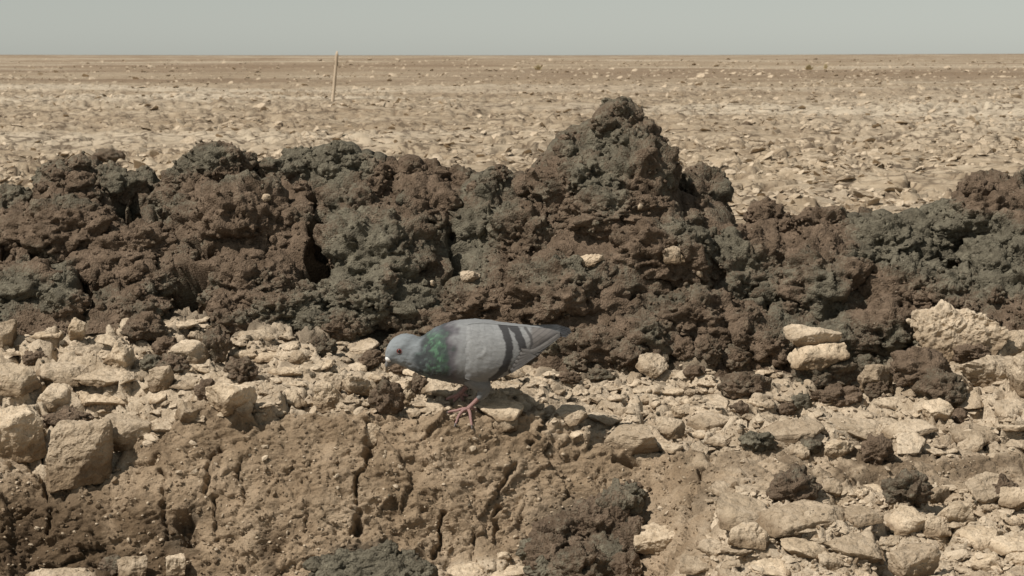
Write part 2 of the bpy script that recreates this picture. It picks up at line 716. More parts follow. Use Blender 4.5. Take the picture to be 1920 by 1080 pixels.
dark = np.where(front, dark, 0)

# relief
bankw = (1 - crust)
d = np.zeros(len(P), np.float32)
d += fbm(P * 5, 3, 1) * .016
f1, f2, R, D = worley(flat2(P + fbm(P * 20, 2, 4)[:, None] * .012, .135), 11)
tilt = (D[:, 0] * (R[:, 1] - .5) + D[:, 1] * (R[:, 2] - .5))
plates = (R[:, 0] - .5) * .030 + tilt * .050 - .016 * sstep(.11, .0, f2 - f1)
f1, f2, R, D = worley(flat2(P + fbm(P * 40, 2, 5)[:, None] * .008, .042), 12)
tilt = (D[:, 0] * (R[:, 1] - .5) + D[:, 1] * (R[:, 2] - .5))
plates += (R[:, 0] - .5) * .012 + tilt * .016 - .007 * sstep(.13, .0, f2 - f1)
f1, f2, R, D = worley(P / .018, 13)
plates += (R[:, 0] - .5) * .0045 * sstep(.0, .4, fbm(P * 12, 2, 77))
f1, f2, R, D = worley(flat2(P + fbm(P * 30, 3, 6)[:, None] * .010, .068), 14)
plates += ((R[:, 0] - .5) * .018 + (D[:, 0] * (R[:, 1] - .5) + D[:, 1] * (R[:, 2] - .7)) * .034) * sstep(-.3, .2, fbm(P * 6, 2, 15))
d += plates * np.clip(crust, 0, 1)
# flaky bank face: horizontal flakes, chunky blocks, vertical shrinkage cracks
S = P * np.array([9, 9, 22], np.float32)
rid = 1 - np.abs(fbm(S + fbm(P * 7, 2, 15)[:, None] * 1.4, 4, 21)) * 2
d += bankw * (rid - .6) * .0055
f1, f2, R, D = worley(P * np.array([9, 9, 7], np.float32) + fbm(P * 12, 3, 22)[:, None] * .35, 23)
d += bankw * ((R[:, 0] - .5) * .022 - .009 * sstep(.06, .0, f2 - f1) * sstep(.6, .8, R[:, 1]))
f1, f2, R, D = worley(P * np.array([30, 30, 52], np.float32) + fbm(P * 30, 2, 24)[:, None] * .5, 25)
d += bankw * ((R[:, 0] - .5) * .0050 + (D[:, 2] * (R[:, 1] - .2)) * .006)
d += bankw * crumble(P, [(.024, .0022), (.012, .0022), (.007, .0017)], 26)
d += bankw * fbm(P / .035, 5, 27, .62) * .0065
lq = P[:, 2] * 34 + P[:, 0] * 5 + fbm(P * 9, 3, 29) * 2.6
d += bankw * (np.abs(lq - np.floor(lq)) - .5) * .0085 * sstep(-.25, .3, fbm(P * 11, 3, 30))
lq = P[:, 2] * 90 - P[:, 0] * 12 + fbm(P * 16, 3, 36) * 3.0
d += bankw * (np.abs(lq - np.floor(lq)) - .5) * .0042 * sstep(-.2, .3, fbm(P * 14, 3, 37))
d += (1 - bankw) * fbm(P / .012, 3, 28) * .0022


FINE7 = fbm(P * 60, 2, 55) * 7


def crack(pts, width, depth):
    """a crack along a line given in picture points of the bank face"""
    global d
    xs_, ys_ = [p_[0] for p_ in pts], [p_[1] for p_ in pts]
    sel = np.nonzero(front & (ppx > min(xs_) - 45) & (ppx < max(xs_) + 45) & (ppy > min(ys_) - 45) & (ppy < max(ys_) + 45))[0]
    X_, Y_, W_ = ppx[sel], ppy[sel], (edge_n * 13 + FINE7)[sel]
    best = np.full(len(sel), 1e9, np.float32)
    for (x0, y0), (x1, y1) in zip(pts[:-1], pts[1:]):
        vx, vy = x1 - x0, y1 - y0
        t = np.clip(((X_ - x0) * vx + (Y_ - y0) * vy) / (vx * vx + vy * vy), 0, 1)
        best = np.minimum(best, np.hypot(X_ + W_ - x0 - t * vx, Y_ + W_ * .4 - y0 - t * vy))
    d[sel] -= 0.85 * depth * sstep(-.5, -.1, edge_n[sel]) * sstep(width, width * .25, best)


crack([(694, 800), (700, 830), (690, 856)], 13, .045)
crack([(690, 860), (664, 935), (668, 1000)], 6, .03)
crack([(668, 960), (672, 1000)], 11, .035)
crack([(832, 965), (812, 1042)], 7, .035)
crack([(968, 868), (930, 925)], 6, .022)
crack([(934, 945), (938, 1015)], 7, .03)
crack([(890, 1000), (882, 1045)], 4, .02)
crack([(308, 890), (306, 960), (312, 1010)], 5, .022)
crack([(415, 845), (392, 880), (386, 925)], 6, .022)
crack([(345, 975), (356, 1010)], 21, .05)
crack([(402, 930), (400, 1015)], 5, .022)
crack([(58, 948), (8, 1002)], 4, .022)
crack([(94, 950), (84, 995)], 5, .025)
crack([(78, 770), (80, 880), (90, 930)], 7, .03)
crack([(1330, 870), (1300, 925), (1283, 1000)], 6, .025)
crack([(1270, 905), (1300, 930)], 4, .015)
crack([(560, 870), (500, 930)], 3, .012)
crack([(580, 965), (570, 1000)], 4, .012)
crack([(455, 900), (462, 950)], 4, .015)
crack([(1158, 862), (1196, 864)], 12, .04)
for k in range(9):
    cx0, cy0 = random.uniform(310, 1300), random.uniform(830, 1060)
    crack([(cx0, cy0), (cx0 + random.uniform(-22, 22), cy0 + random.uniform(18, 60))], random.uniform(2.5, 4.5), random.uniform(.008, .016))
far_side = sstep(.24, .40, np.abs(np.repeat(US[None, :], NR, 0).ravel()))
P2 = P + N * (d * np.where(P[:, 1] > 1.5, 1, .3))[:, None]
zone = np.stack([np.clip(crust, 0, 1), np.clip(wet, 0, 1), np.clip(dark, 0, 1)], 1)
terrain_faces = grid_faces(NR, NC)
bank = link('bank_terrain', mesh_from('bank_terrain', P2, terrain_faces, M_terrain, True, {'zone': zone}))
tag(bank, kind='structure')
step = terrain_faces.reshape(NR - 1, NC - 1, 4)
BV_T = BVHTree.FromPolygons([tuple(v) for v in P2.tolist()], terrain_faces.tolist())

CAMV = Vector((0, 0, CAMZ))


def hit(px, py, bv=None):
    bv = bv or BV_T
    r = bv.ray_cast(CAMV, ray(px, py).normalized())
    return r[0] if r[0] is not None else at(px, py, 4.2)


def ground_z(x, y, bv=None):
    r = (bv or BV_T).ray_cast(Vector((x, y, 3)), Vector((0, 0, -1)))
    return r[0].z if r[0] is not None else 0.0


# ------------------------------------------------------------------ the plain to the horizon
def plain_rows():
    r = list(np.linspace(5.3, 8.6, 18))
    r += [CAMZ * F / v for v in np.linspace(CAMZ * F / 8.6, CAMZ * F / 62, 250)[1:]]
    r += list(62 * (5000 / 62) ** np.linspace(0, 1, 60)[1:])
    return np.array(r)


ROWS = plain_rows()
us_in = np.linspace(-.222, .222, 380)
us_side = .226 + (np.linspace(0, 1, 40)[1:] ** 1.6) * .9
UP = np.concatenate([-us_side[::-1], us_in, us_side])
Yg = np.repeat(ROWS[:, None], len(UP), 1)
Xg = UP[None, :] * Yg
Q = np.stack([Xg, Yg, np.zeros_like(Xg)], 2).reshape(-1, 3)
Qf = Q.astype(np.float32)
dist = Q[:, 1]
z = np.zeros(len(Q), np.float32)
near = sstep(75, 30, dist)
warp = np.stack([fbm(Qf * 2.2, 3, 101), fbm(Qf * 2.2, 3, 102), 0 * dist], 1).astype(np.float32)
f1, f2, R, D = worley(flat2(Qf + warp * .10, .34), 31)
tl = D[:, 0] * (R[:, 1] - .5) + D[:, 1] * (R[:, 2] - .6)
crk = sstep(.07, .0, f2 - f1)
z += near * ((R[:, 0] - .5) * .036 + tl * .10 - .04 * crk)
f1, f2, R2, D = worley(flat2(Qf + warp * .05, .12), 32)
tl = D[:, 0] * (R2[:, 1] - .5) + D[:, 1] * (R2[:, 2] - .6)
rubb = sstep(-.15, .25, fbm(Qf * .45, 3, 33))
z += near * rubb * ((R2[:, 0] - .5) * .044 + tl * .085)
z += fbm(Qf * .5, 3, 34) * .035
z += fbm(Qf * .11, 3, 35) * .10 * sstep(9, 30, dist)
z -= .03
# low broad swells far away
z += 2.2 * sstep(900, 3200, dist) * (sstep(.0, .24, UP[None, :].repeat(len(ROWS), 0).ravel()) + .45 * sstep(-.08, -.24, UP[None, :].repeat(len(ROWS), 0).ravel()))
Q[:, 2] = z
big = fbm(Qf * np.array([.02, .05, 1], np.float32), 4, 36)
brownband = np.clip(.85 * sstep(.0, .22, fbm(Qf * np.array([.018, .075, 1], np.float32), 3, 37)) * sstep(28, 50, dist), 0, 1)
brownband = np.maximum(brownband, .85 * sstep(62, 75, dist + big * 20) * sstep(118, 100, dist + big * 25) * sstep(-.08, .05, np.repeat(UP[None, :], len(ROWS), 0).ravel() + big * .06))
paleband = .8 * sstep(.08, .28, fbm(Qf * np.array([.03, .12, 1], np.float32), 3, 38)) * sstep(10, 25, dist)
paleband = np.maximum(paleband * (1 - brownband), .55 * sstep(.05, .2, np.repeat(UP[None, :], len(ROWS), 0).ravel()) * sstep(14, 22, dist) * sstep(52, 40, dist))
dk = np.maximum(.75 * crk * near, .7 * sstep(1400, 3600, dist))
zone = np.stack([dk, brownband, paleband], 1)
ground_faces = grid_faces(len(ROWS), len(UP))
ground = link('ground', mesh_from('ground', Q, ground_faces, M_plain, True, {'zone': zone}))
tag(ground, kind='structure')
BV_G = BVHTree.FromPolygons([tuple(v) for v in Q.tolist()], ground_faces.tolist())

# broken crust lying about on the plain: the 300 largest are pieces of their own, the rest one mass
plain_items = []
NP_ = 29000
py_ = 103 + (rng.random(NP_) ** 1.15) * 300 + 6
px_ = rng.uniform(-220, 2140, NP_)
Yd_ = CAMZ * F / (py_ - 103)
dens = fbm(np.stack([(px_ - 960) / F * Yd_ * .45, Yd_ * .45, 0 * Yd_], 1), 3, 33)
sz_ = np.minimum(.12, .024 * np.exp(np.abs(rng.normal(0, .55, NP_)))) * (1 + Yd_ / 40)
ok_ = (Yd_ < 330) & (Yd_ > 6) & (rng.random(NP_) < .30 + 1.5 * dens + .35 * (px_ > 960))
for px, py, Yd, s in zip(px_[ok_].tolist(), py_[ok_].tolist(), Yd_[ok_].tolist(), sz_[ok_].tolist()):
    plain_items.append((s * F / Yd, px, py, Yd, s))
plain_items.sort(reverse=True)
protos = []
for k in range(14):
    V_, F_ = rock_points(3, (1.0, .8, .22 + .3 * (k % 3) / 2), 900 + k, flat=(k % 3 != 2), rough=1.5)
    protos.append(mesh_from('mud_plate', V_, F_, M_chip, False))
for k, (spx, px, py, Yd, s) in enumerate(plain_items[:290]):
    x = (px - 960) / F * Yd
    o = link('mud_plate', protos[k % 14], ground)
    zz = ground_z(x, Yd, BV_G)
    o.location = (x, Yd, zz + s * .04)
    o.scale = (s, s * random.uniform(.7, 1.1), s * random.uniform(.25, .55))
    o.rotation_euler = (random.gauss(.05, .28), random.gauss(0, .25), random.uniform(0, 6.28))
# the remaining small pieces
protoV = []
for k in range(10):
    protoV.append(rock_points(1, (1.0, .8, .25 + .35 * (k % 3) / 2), 950 + k, flat=(k % 3 != 2), rough=.8))
VV, FF, off = [], [], 0
for k, (spx, px, py, Yd, s) in enumerate(plain_items[290:]):
    V_, F_ = protoV[k % 10]
    x = (px - 960) / F * Yd
    Rm = np.array(Matrix.Rotation(random.uniform(0, 6.28), 3, 'Z') @ Matrix.Rotation(random.gauss(0, .38), 3, 'X') @ Matrix.Rotation(random.gauss(0, .38), 3, 'Y'))
    V2 = (V_ * np.array([s, s * random.uniform(.7, 1.1), s * random.uniform(.2, .55)])) @ Rm.T + np.array([x, Yd, ground_z(x, Yd, BV_G) + s * .07])
    VV.append(V2)
    FF.append(F_ + off)
    off += len(V_)
rub = link('crust_rubble', mesh_from('crust_rubble', np.concatenate(VV), np.concatenate(FF), M_flake, False), ground)
tag(rub, kind='stuff')

# ------------------------------------------------------------------ the ridge of dug-out wet soil
CREST = [(-900, 360), (-200, 350), (0, 350), (30, 368), (60, 360), (90, 325), (130, 308), (185, 316), (210, 335), (250, 330), (278, 350), (300, 372), (320, 350),
         (350, 312), (380, 298), (420, 295), (470, 305), (500, 312), (540, 308), (560, 290), (600, 296), (640, 285), (662, 300), (700, 308),
         (740, 318), (800, 316), (840, 326), (880, 330), (900, 352), (930, 330), (960, 340), (1000, 330), (1025, 300), (1045, 272), (1085, 252),
         (1125, 240), (1140, 215), (1165, 205), (1188, 215), (1215, 262), (1240, 290), (1262, 335), (1290, 372), (1330, 380), (1352, 410), (1380, 430), (1420, 418),
         (1450, 415), (1480, 415), (1550, 405), (1600, 416), (1640, 412), (1700, 412), (1750, 402), (1800, 388), (1820, 352), (1850, 340),
         (1900, 338), (2000, 350), (2200, 390), (2900, 400)]
crest_py = pl(CREST)
us_in = np.linspace(-.222, .222, 480)
us_side = .223 + (np.linspace(0, 1, 40)[1:] ** 1.5) * .42
UR = np.concatenate([-us_side[::-1], us_in, us_side])
pxr = 960 + F * UR
ker = np.hanning(9)
ker /= ker.sum()
cp = np.convolve(np.pad(crest_py(pxr), 4, mode='edge'), ker, 'valid')
bp = base_py(pxr)
cq = np.stack([pxr / 34, 0 * pxr, 0 * pxr], 1)
cp = cp + (fbm(cq, 3, 66) * 20 + 4) * (1 - np.exp(-((pxr - 1165) / 75) ** 2))
NF, NBK = 190, 36
rows = []
for i in range(NF):
    t = i / (NF - 1)
    py = bp + 34 + (cp - bp - 34) * t
    Yr = (BASEY - .02) + .40 * (t ** 1.25)
    dd = -(py - 540.0) / F
    rows.append(np.stack([UR * Yr, Yr + 0 * UR, CAMZ + (-SP + dd * CP) / (CP + dd * SP) * Yr], 1))
top = rows[-1]
for i in range(1, NBK + 1):
    t = i / NBK
    Yr = top[:, 1] + .75 * t
    zr = top[:, 2] * (1 - t) ** 1.4 * (1 + .35 * t) - .05 * t
    rows.append(np.stack([UR * (top[:, 1] + .2 * t), Yr, zr], 1))
RG = np.array(rows, np.float32)
RN = grid_normals(RG).reshape(-1, 3)
RP = RG.reshape(-1, 3)
rpx, rpy = project(RP)
ppx, ppy = rpx, rpy
d = fbm(RP * 4.5, 3, 61) * .035
d += crumble(RP, [(.13, .034), (.060, .022), (.027, .0120), (.0145, .0075), (.0085, .0045)], 62)
d += fbm(RP / .007, 2, 63) * .0016
frontrow = np.repeat((np.arange(NF + NBK) < NF)[:, None], len(UR), 1).ravel()
HOLLOWS = [(603, 425, 24, 62, .15), (588, 490, 18, 40, .10), (238, 395, 36, 26, .12), (350, 560, 55, 34, .16), (160, 560, 20, 34, .12), (320, 535, 40, 22, .11),
           (60, 490, 70, 10, .07), (848, 470, 12, 60, .06), (720, 590, 24, 12, .06), (815, 590, 30, 10, .07), (250, 335, 12, 20, .06),
           (1480, 480, 24, 12, .06), (1800, 480, 40, 34, .06), (1270, 560, 26, 10, .05), (1100, 400, 34, 12, .07), (1700, 640, 20, 40, .08),
           (1440, 560, 14, 34, .04), (390, 480, 20, 12, .05), (500, 470, 14, 24, .04), (1560, 600, 36, 8, .05), (1180, 545, 26, 10, .05)]
ppx = rpx + fbm(RP * 16, 3, 64) * 34
ppy = rpy + fbm(RP * 16, 3, 65) * 34
for (hx, hy, rx, ry, dep) in HOLLOWS:
    d -= dep * blob(hx, hy, rx, ry, .45) * frontrow


def soil_tint(px, py, P3):
    """0 brown, 1 grey-green: where each soil shows on the ridge"""
    g = fbm(P3 * 5.5, 3, 81) * .60 + .30

    def b2(cx, cy, rx, ry, v):
        return v * np.exp(-(((px - cx) / rx) ** 2 + ((py - cy) / ry) ** 2))
    for a in [(130, 440, 130, 70, -.7), (440, 440, 130, 90, -.5), (250, 520, 90, 40, -.3), (800, 335, 60, 30, -.7), (1437, 415, 50, 36, -.7),
              (1500, 440, 90, 40, -.4), (1860, 360, 70, 40, -.6), (1180, 480, 120, 40, -.2), (950, 600, 120, 40, -.3), (1750, 590, 60, 30, -.5),
              (60, 560, 120, 50, .6), (600, 300, 90, 40, .6), (720, 480, 110, 90, .3), (1180, 290, 90, 70, .3), (1700, 450, 160, 60, .5), (1880, 470, 70, 60, .5),
              (540, 590, 70, 40, .4), (380, 300, 60, 30, .4), (230, 330, 50, 30, .4)]:
        g = g + b2(*a)
    return np.clip(g, 0, 1)


RP2 = RP + RN * d[:, None]
zone_r = np.stack([soil_tint(rpx, rpy, RP)] * 3, 1)
LUMPV = []
BV_RD = BVHTree.FromPolygons([tuple(v) for v in RP2.tolist()], grid_faces(NF + NBK, len(UR)).tolist())
ridge_faces = grid_faces(NF + NBK, len(UR))
ridge = link('soil_ridge', mesh_from('soil_ridge', RP2, ridge_faces, M_soil, True, {'zone': zone_r}))
tag(ridge, 'long ridge of dark crumbly wet soil dug up across the pale cracked flat', 'soil ridge')
BV_R = BVHTree.FromPolygons([tuple(v) for v in RG.reshape(-1, 3).tolist()], ridge_faces.tolist())

LUMPS = [  # x, y, half width, half height, deeper (m)
    (1164, 224, 37, 31, .02), (1194, 270, 40, 42, .03), (1104, 300, 64, 44, .03), (1196, 325, 66, 58, .0), (1085, 352, 84, 56, .0), (1238, 345, 30, 56, .03),
    (1150, 405, 100, 44, .0), (1318, 372, 46, 50, .10), (1336, 412, 32, 28, .06), (1438, 414, 37, 30, .06), (1545, 424, 56, 32, .0), (1620, 420, 26, 24, .02),
    (1862, 362, 56, 34, .04), (1845, 420, 78, 44, .0), (1738, 446, 66, 42, .0), (1912, 405, 40, 56, .0), (1650, 478, 84, 56, .0),
    (128, 342, 60, 38, .03), (212, 350, 50, 34, .02), (268, 355, 22, 36, .05), (26, 385, 40, 28, .02), (410, 328, 76, 42, .02), (352, 356, 54, 46, .02),
    (572, 318, 42, 36, .03), (640, 302, 26, 32, .05), (702, 345, 42, 40, .02), (802, 340, 46, 30, .03), (872, 356, 30, 36, .03), (934, 354, 26, 30, .03),
    (512, 338, 34, 28, .03), (450, 438, 110, 84, .0), (130, 440, 100, 64, .0), (40, 455, 70, 54, .0), (245, 478, 90, 48, .0), (715, 478, 96, 86, -.02),
    (652, 395, 54, 50, .0), (790, 400, 56, 56, .0), (478, 545, 76, 50, .0), (520, 588, 84, 36, -.02), (690, 565, 90, 52, -.02), (905, 430, 50, 62, .0),
    (985, 455, 80, 64, .0), (1050, 560, 104, 74, .0), (905, 580, 84, 46, .0), (1230, 482, 100, 70, .0), (1385, 525, 92, 74, .0), (1300, 605, 100, 56, .0),
    (1530, 545, 110, 80, .0), (1705, 562, 80, 66, .0), (1640, 628, 74, 46, -.02), (1560, 650, 70, 34, -.02), (50, 545, 74, 38, -.03), (120, 570, 42, 22, -.04),
    (255, 572, 56, 18, -.02), (290, 530, 40, 20, -.01), (800, 620, 64, 30, -.02), (640, 612, 46, 24, -.03), (440, 604, 36, 22, -.03), (1110, 650, 66, 36, -.02),
    (1205, 640, 56, 40, -.02), (1450, 652, 46, 36, -.02), (1380, 640, 44, 34, -.02), (1800, 560, 80, 50, .0), (1890, 560, 60, 50, .0), (1330, 460, 60, 34, .0),
    (950, 660, 70, 26, -.01), (760, 650, 34, 18, -.02), (590, 606, 36, 22, -.03), (1146, 248, 34, 28, .01), (1178, 246, 28, 26, .0), (1896, 452, 54, 44, .0), (1850, 486, 46, 36, .0), (1925, 500, 44, 46, .0)]
NBIG = len(LUMPS)
for k in range(225):
    px = random.uniform(-40, 1960)
    b_, c_ = float(base_py(px)), float(crest_py(px))
    if k < 75:
        tt = random.uniform(.93, 1.02)
        r_ = random.uniform(7, 19)
    else:
        tt = random.uniform(.02, .95)
        r_ = 9 * math.exp(abs(random.gauss(0, .55)))
    if any(abs(px - h[0]) < h[2] * .9 + r_ * .6 and abs(b_ + (c_ - b_) * tt - h[1]) < h[3] + r_ * .6 for h in HOLLOWS):
        continue
    LUMPS.append((px, b_ + (c_ - b_) * tt, r_ * random.uniform(.9, 1.5), r_ * random.uniform(.75, 1.15), -.01))
for k, (cx, cy, rx, ry, deep) in enumerate(LUMPS):
    r_ = (BV_R if k < NBIG else BV_RD).ray_cast(CAMV, ray(cx, cy).normalized())[0]
    Yh = (r_.y if r_ is not None and r_.y < 5.1 else 4.88) + deep
    sc = Yh / F
    wx, hz = 2 * rx * sc, 2 * ry * sc * 1.02
    dy = min(wx, hz * 1.6) * .9
    C = at(cx, cy, Yh + dy * .18)
    n = 6 if rx > 75 else (5 if rx > 27 else (4 if rx > 11 else 3))
    V_, F_ = clod_points(n, (wx, dy, hz), 2000 + k)
    # the part sunk deep in the ridge is left out
    keep = V_[:, 1] < .30 * dy
    kf = keep[F_].all(1)
    used = np.unique(F_[kf])
    rem = np.full(len(V_), -1)
    rem[used] = np.arange(len(used))
    V_, F_ = V_[used], rem[F_[kf]]
    W_ = V_ + np.array(C, np.float32)
    wpx, wpy = project(W_)
    zn = np.stack([soil_tint(wpx, wpy, W_)] * 3, 1)
    o = link('soil_lump', mesh_from('soil_lump', V_, F_, M_clod, True, {'zone': zn}), ridge, C)
    LUMPV.append((W_, ico_normals(V_, F_), zn[:, 0]))
names = [o for o in ridge.children]
names[0]['label'] = 'topmost dark lump forming the peak of the ridge'
names[7]['label'] = 'rounded lump beside the foot of the peak'
names[9]['label'] = 'small brown lump standing alone on the low crest'
names[12]['label'] = 'brown lump on top of the grey soil near the end of the crest'

# loose crumbs over the ridge and along its foot
VV, FF, CC, off = [], [], [], 0
cr_proto = [clod_points(1, (1, .9, .8), 3000 + k) for k in range(10)]
cand = [(RP2[: NF * len(UR)], RN[: NF * len(UR)], zone_r[: NF * len(UR), 0])] + LUMPV
pick = np.concatenate([c[0] for c in cand])
pickn = np.concatenate([c[1] for c in cand])
pickz = np.concatenate([c[2] for c in cand])
ok_ = pickn[:, 1] < .35
pick, pickn, pickz = pick[ok_], pickn[ok_], pickz[ok_]
idx = rng.integers(0, len(pick), 10000)
for k, i in enumerate(idx):
    p = pick[i]
    s = float(min(.022, .0046 * math.exp(abs(rng.normal(0, .5)))))
    V_, F_ = cr_proto[k % 10]
    a1, a2 = random.uniform(0, 6.28), random.uniform(0, 6.28)
    Rm = np.array(Matrix.Rotation(a1, 3, 'Z') @ Matrix.Rotation(a2, 3, 'X'))
    VV.append((V_ * s) @ Rm.T + p + pickn[i] * s * .15)
    FF.append(F_ + off)
    off += len(V_)
    CC.append(np.full((len(V_), 3), pickz[i]))
cr = link('soil_crumbs', mesh_from('soil_crumbs', np.concatenate(VV), np.concatenate(FF), M_soil, False, {'zone': np.concatenate(CC)}), ridge)
tag(cr, kind='stuff')

# ------------------------------------------------------------------ loose stones, slabs and clods, one by one
ITEMS = []
RIDGE_ITEMS = []
def C(*a, **k):
    ITEMS.append(a + ((k,) if k else ()))


S_, B_, D_ = 'slab', 'stone', 'clod'
# --- strip, at its far left end
C(S_, -30, 742, 76, 872, 'clay_block', 'clay block', 'large pale clay block cut off by the picture edge, its front face hollow and shaded')
C(B_, 82, 796, 212, 914, 'clay_block', 'clay block', 'big pale rounded clay block hanging over the wet brown bank')
C(S_, 196, 752, 284, 846, 'clay_slab', 'clay slab', 'greyish clay slab leaning against the big rounded block')
C(D_, 78, 772, 176, 808, 'soil_clod', 'soil clod', 'long dark brown soil clod lying across the gap above the big rounded block', tone=.05)
C(S_, 66, 664, 164, 726, 'clay_block', 'clay block', 'pale flat-topped clay block with a dark shaded end, above the bank')
C(S_, 162, 684, 252, 730, 'clay_slab', 'clay slab', 'pale wedge-shaped slab right beside the flat-topped block')
C(S_, 124, 718, 262, 764, 'clay_slab', 'clay slab', 'wide pale slab with a thin crack, just behind the leaning slab')
C(S_, 76, 716, 140, 772, 'clay_slab', 'clay slab', 'small hollowed pale slab in front of the flat-topped block')
C(B_, 276, 690, 326, 736, 'stone', 'stone', 'brown-faced squarish stone on the pale crust above the dark slope')
C(S_, -20, 672, 64, 750, 'clay_slab', 'clay slab', 'pale slab at the picture edge behind the large hollow-fronted block')
C(B_, 196, 650, 254, 696, 'clay_shard', 'clay shard', 'tilted grey-sided shard with a pale lit edge', lean=(.5, .5, .3))
C(S_, 314, 622, 386, 680, 'clay_slab', 'clay slab', 'smooth pale slab sloping down below the ridge with a dark clod at its side')
C(B_, 352, 620, 384, 650, 'clay_shard', 'clay shard', 'brown flat shard on top of the smooth sloping slab', lean=(.3, .6, .5))
C(D_, 378, 622, 430, 680, 'soil_clod', 'soil clod', 'upright dark clod standing beside the smooth sloping slab', tone=.45)
C(D_, 424, 674, 482, 720, 'soil_clod', 'soil clod', 'grey-brown crumbly clod at the lower end of a trail of spilled soil', tone=.5)
C(D_, 288, 636, 332, 670, 'soil_clod', 'soil clod', 'small brown clod left of the smooth sloping slab', tone=.15)
C(D_, 262, 668, 306, 700, 'soil_clod', 'soil clod', 'grey-green clod touching its brown twin on the pale crust', tone=.8)
C(D_, 298, 668, 350, 702, 'soil_clod', 'soil clod', 'brownish clod touching its grey-green twin on the pale crust', tone=.4)
C(D_, 228, 592, 308, 640, 'soil_clod', 'soil clod', 'broad dark clod lying at the ridge foot below the shaded hollow', tone=.5)
C(D_, 70, 596, 112, 614, 'soil_clod', 'soil clod', 'flat dark clod at the ridge foot near the far left slab', tone=.6)
C(S_, -22, 594, 28, 652, 'clay_slab', 'clay slab', 'upturned pale slab by the ridge foot with a dark edge', lean=(.7, .2, .2))
C(B_, 128, 600, 160, 642, 'clay_shard', 'clay shard', 'upright dark-sided chip standing by the ridge foot', lean=(.2, .5, .2))
C(S_, 58, 616, 118, 640, 'clay_slab', 'clay slab', 'flat brown slab in the pale rubble below the ridge foot')
C(D_, 42, 658, 86, 684, 'soil_clod', 'soil clod', 'low brown clod behind the flat-topped block', tone=.1)
C(S_, 506, 682, 566, 708, 'clay_shard', 'clay shard', 'thin curled pale shard with shade beneath it', lean=(.1, .12, -.1))
C(B_, 388, 722, 470, 784, 'clay_block', 'clay block', 'pale block on a brown soil foot at the top of the bank')
C(S_, 332, 746, 376, 796, 'clay_shard', 'clay shard', 'long narrow pale piece pointing down the bank', lean=(.5, .1, .6))
C(B_, 436, 752, 476, 784, 'stone', 'stone', 'small stone with a lit brown side at the top of the bank')
C(D_, 368, 714, 404, 750, 'soil_clod', 'soil clod', 'brown clod wedged between the narrow piece and the brown-footed block', tone=.1)
C(S_, 512, 724, 570, 766, 'clay_block', 'clay block', 'pale sharp-edged block alone on the crust at the bank top')
C(B_, 584, 720, 642, 772, 'stone', 'stone', 'pale cream stone above the bank, in front of a standing one')
C(B_, 602, 700, 642, 740, 'stone', 'stone', 'pale standing stone behind the cream stone')
C(D_, 584, 630, 630, 672, 'soil_clod', 'soil clod', 'small dark clod standing on the crust between ridge and pale stones', tone=.5)
C(B_, 640, 704, 692, 742, 'stone', 'stone', 'brown rounded stone next to the dark clods by the pigeon')
# --- by the pigeon
C(D_, 676, 660, 722, 694, 'soil_clod', 'soil clod', 'brown clod just ahead of the pigeon head', tone=.2)
C(D_, 696, 714, 750, 778, 'soil_clod', 'soil clod', 'dark pitted clod at the bank edge below the pigeon beak', tone=.25)
C(D_, 726, 680, 762, 702, 'soil_clod', 'soil clod', 'brown crumb of soil right under the pigeon beak', tone=.1)
C(D_, 770, 704, 800, 744, 'soil_clod', 'soil clod', 'dark clod standing under the pigeon throat', tone=.35)
C(B_, 738, 716, 780, 758, 'stone', 'stone', 'pale rounded stone below the pigeon throat')
C(S_, 796, 706, 862, 744, 'clay_slab', 'clay slab', 'pale tilted slab under the pigeon breast, half in its shadow', lean=(.35, .1, .1))
C(S_, 832, 752, 902, 800, 'clay_slab', 'clay slab', 'pale slab at the bank edge under the pigeon foot', back=.028)
C(S_, 894, 744, 986, 788, 'clay_slab', 'clay slab', 'pale brown slab at the bank edge right behind the pigeon foot')
C(B_, 922, 780, 974, 816, 'stone', 'stone', 'greyish rough stone below the slab behind the pigeon foot')
C(D_, 1060, 662, 1110, 698, 'soil_clod', 'soil clod', 'dark shaded clod under the pigeon tail tip', tone=.6)
C(D_, 1044, 700, 1088, 718, 'soil_clod', 'soil clod', 'flat brown clod on the crust behind the pigeon tail', tone=.2)
C(D_, 1092, 690, 1154, 714, 'soil_clod', 'soil clod', 'long low grey clod on the crust behind the pigeon tail', tone=.6)
C(D_, 1022, 674, 1052, 690, 'soil_clod', 'soil clod', 'tiny brown clod just below the pigeon tail', tone=.1)
C(B_, 1000, 670, 1030, 688, 'pebble', 'pebble', 'pinkish pebble just below the pigeon wing tips')
# --- bank edge, middle
C(S_, 1140, 784, 1232, 862, 'clay_block', 'clay block', 'big cut block with a pale top and a dark brown broken face over a hole')
C(S_, 1098, 768, 1162, 800, 'clay_slab', 'clay slab', 'thin pale curled slab just behind the big cut block', lean=(.1, .1, .1))
C(S_, 1038, 752, 1104, 798, 'clay_slab', 'clay slab', 'pale slab with a small dark side near the thin curled slab')
C(B_, 1200, 742, 1222, 764, 'pebble', 'pebble', 'small dark square pebble on the pale crust')
C(B_, 1148, 756, 1186, 776, 'pebble', 'pebble', 'flat dark brown pebble behind the thin curled slab')
C(B_, 680, 796, 708, 858, 'clay_shard', 'clay shard', 'narrow shard standing in a dark crack of the bank', lean=(.1, .05, .2))
C(B_, 1232, 780, 1280, 822, 'stone', 'stone', 'rough grey stone right of the big cut block')
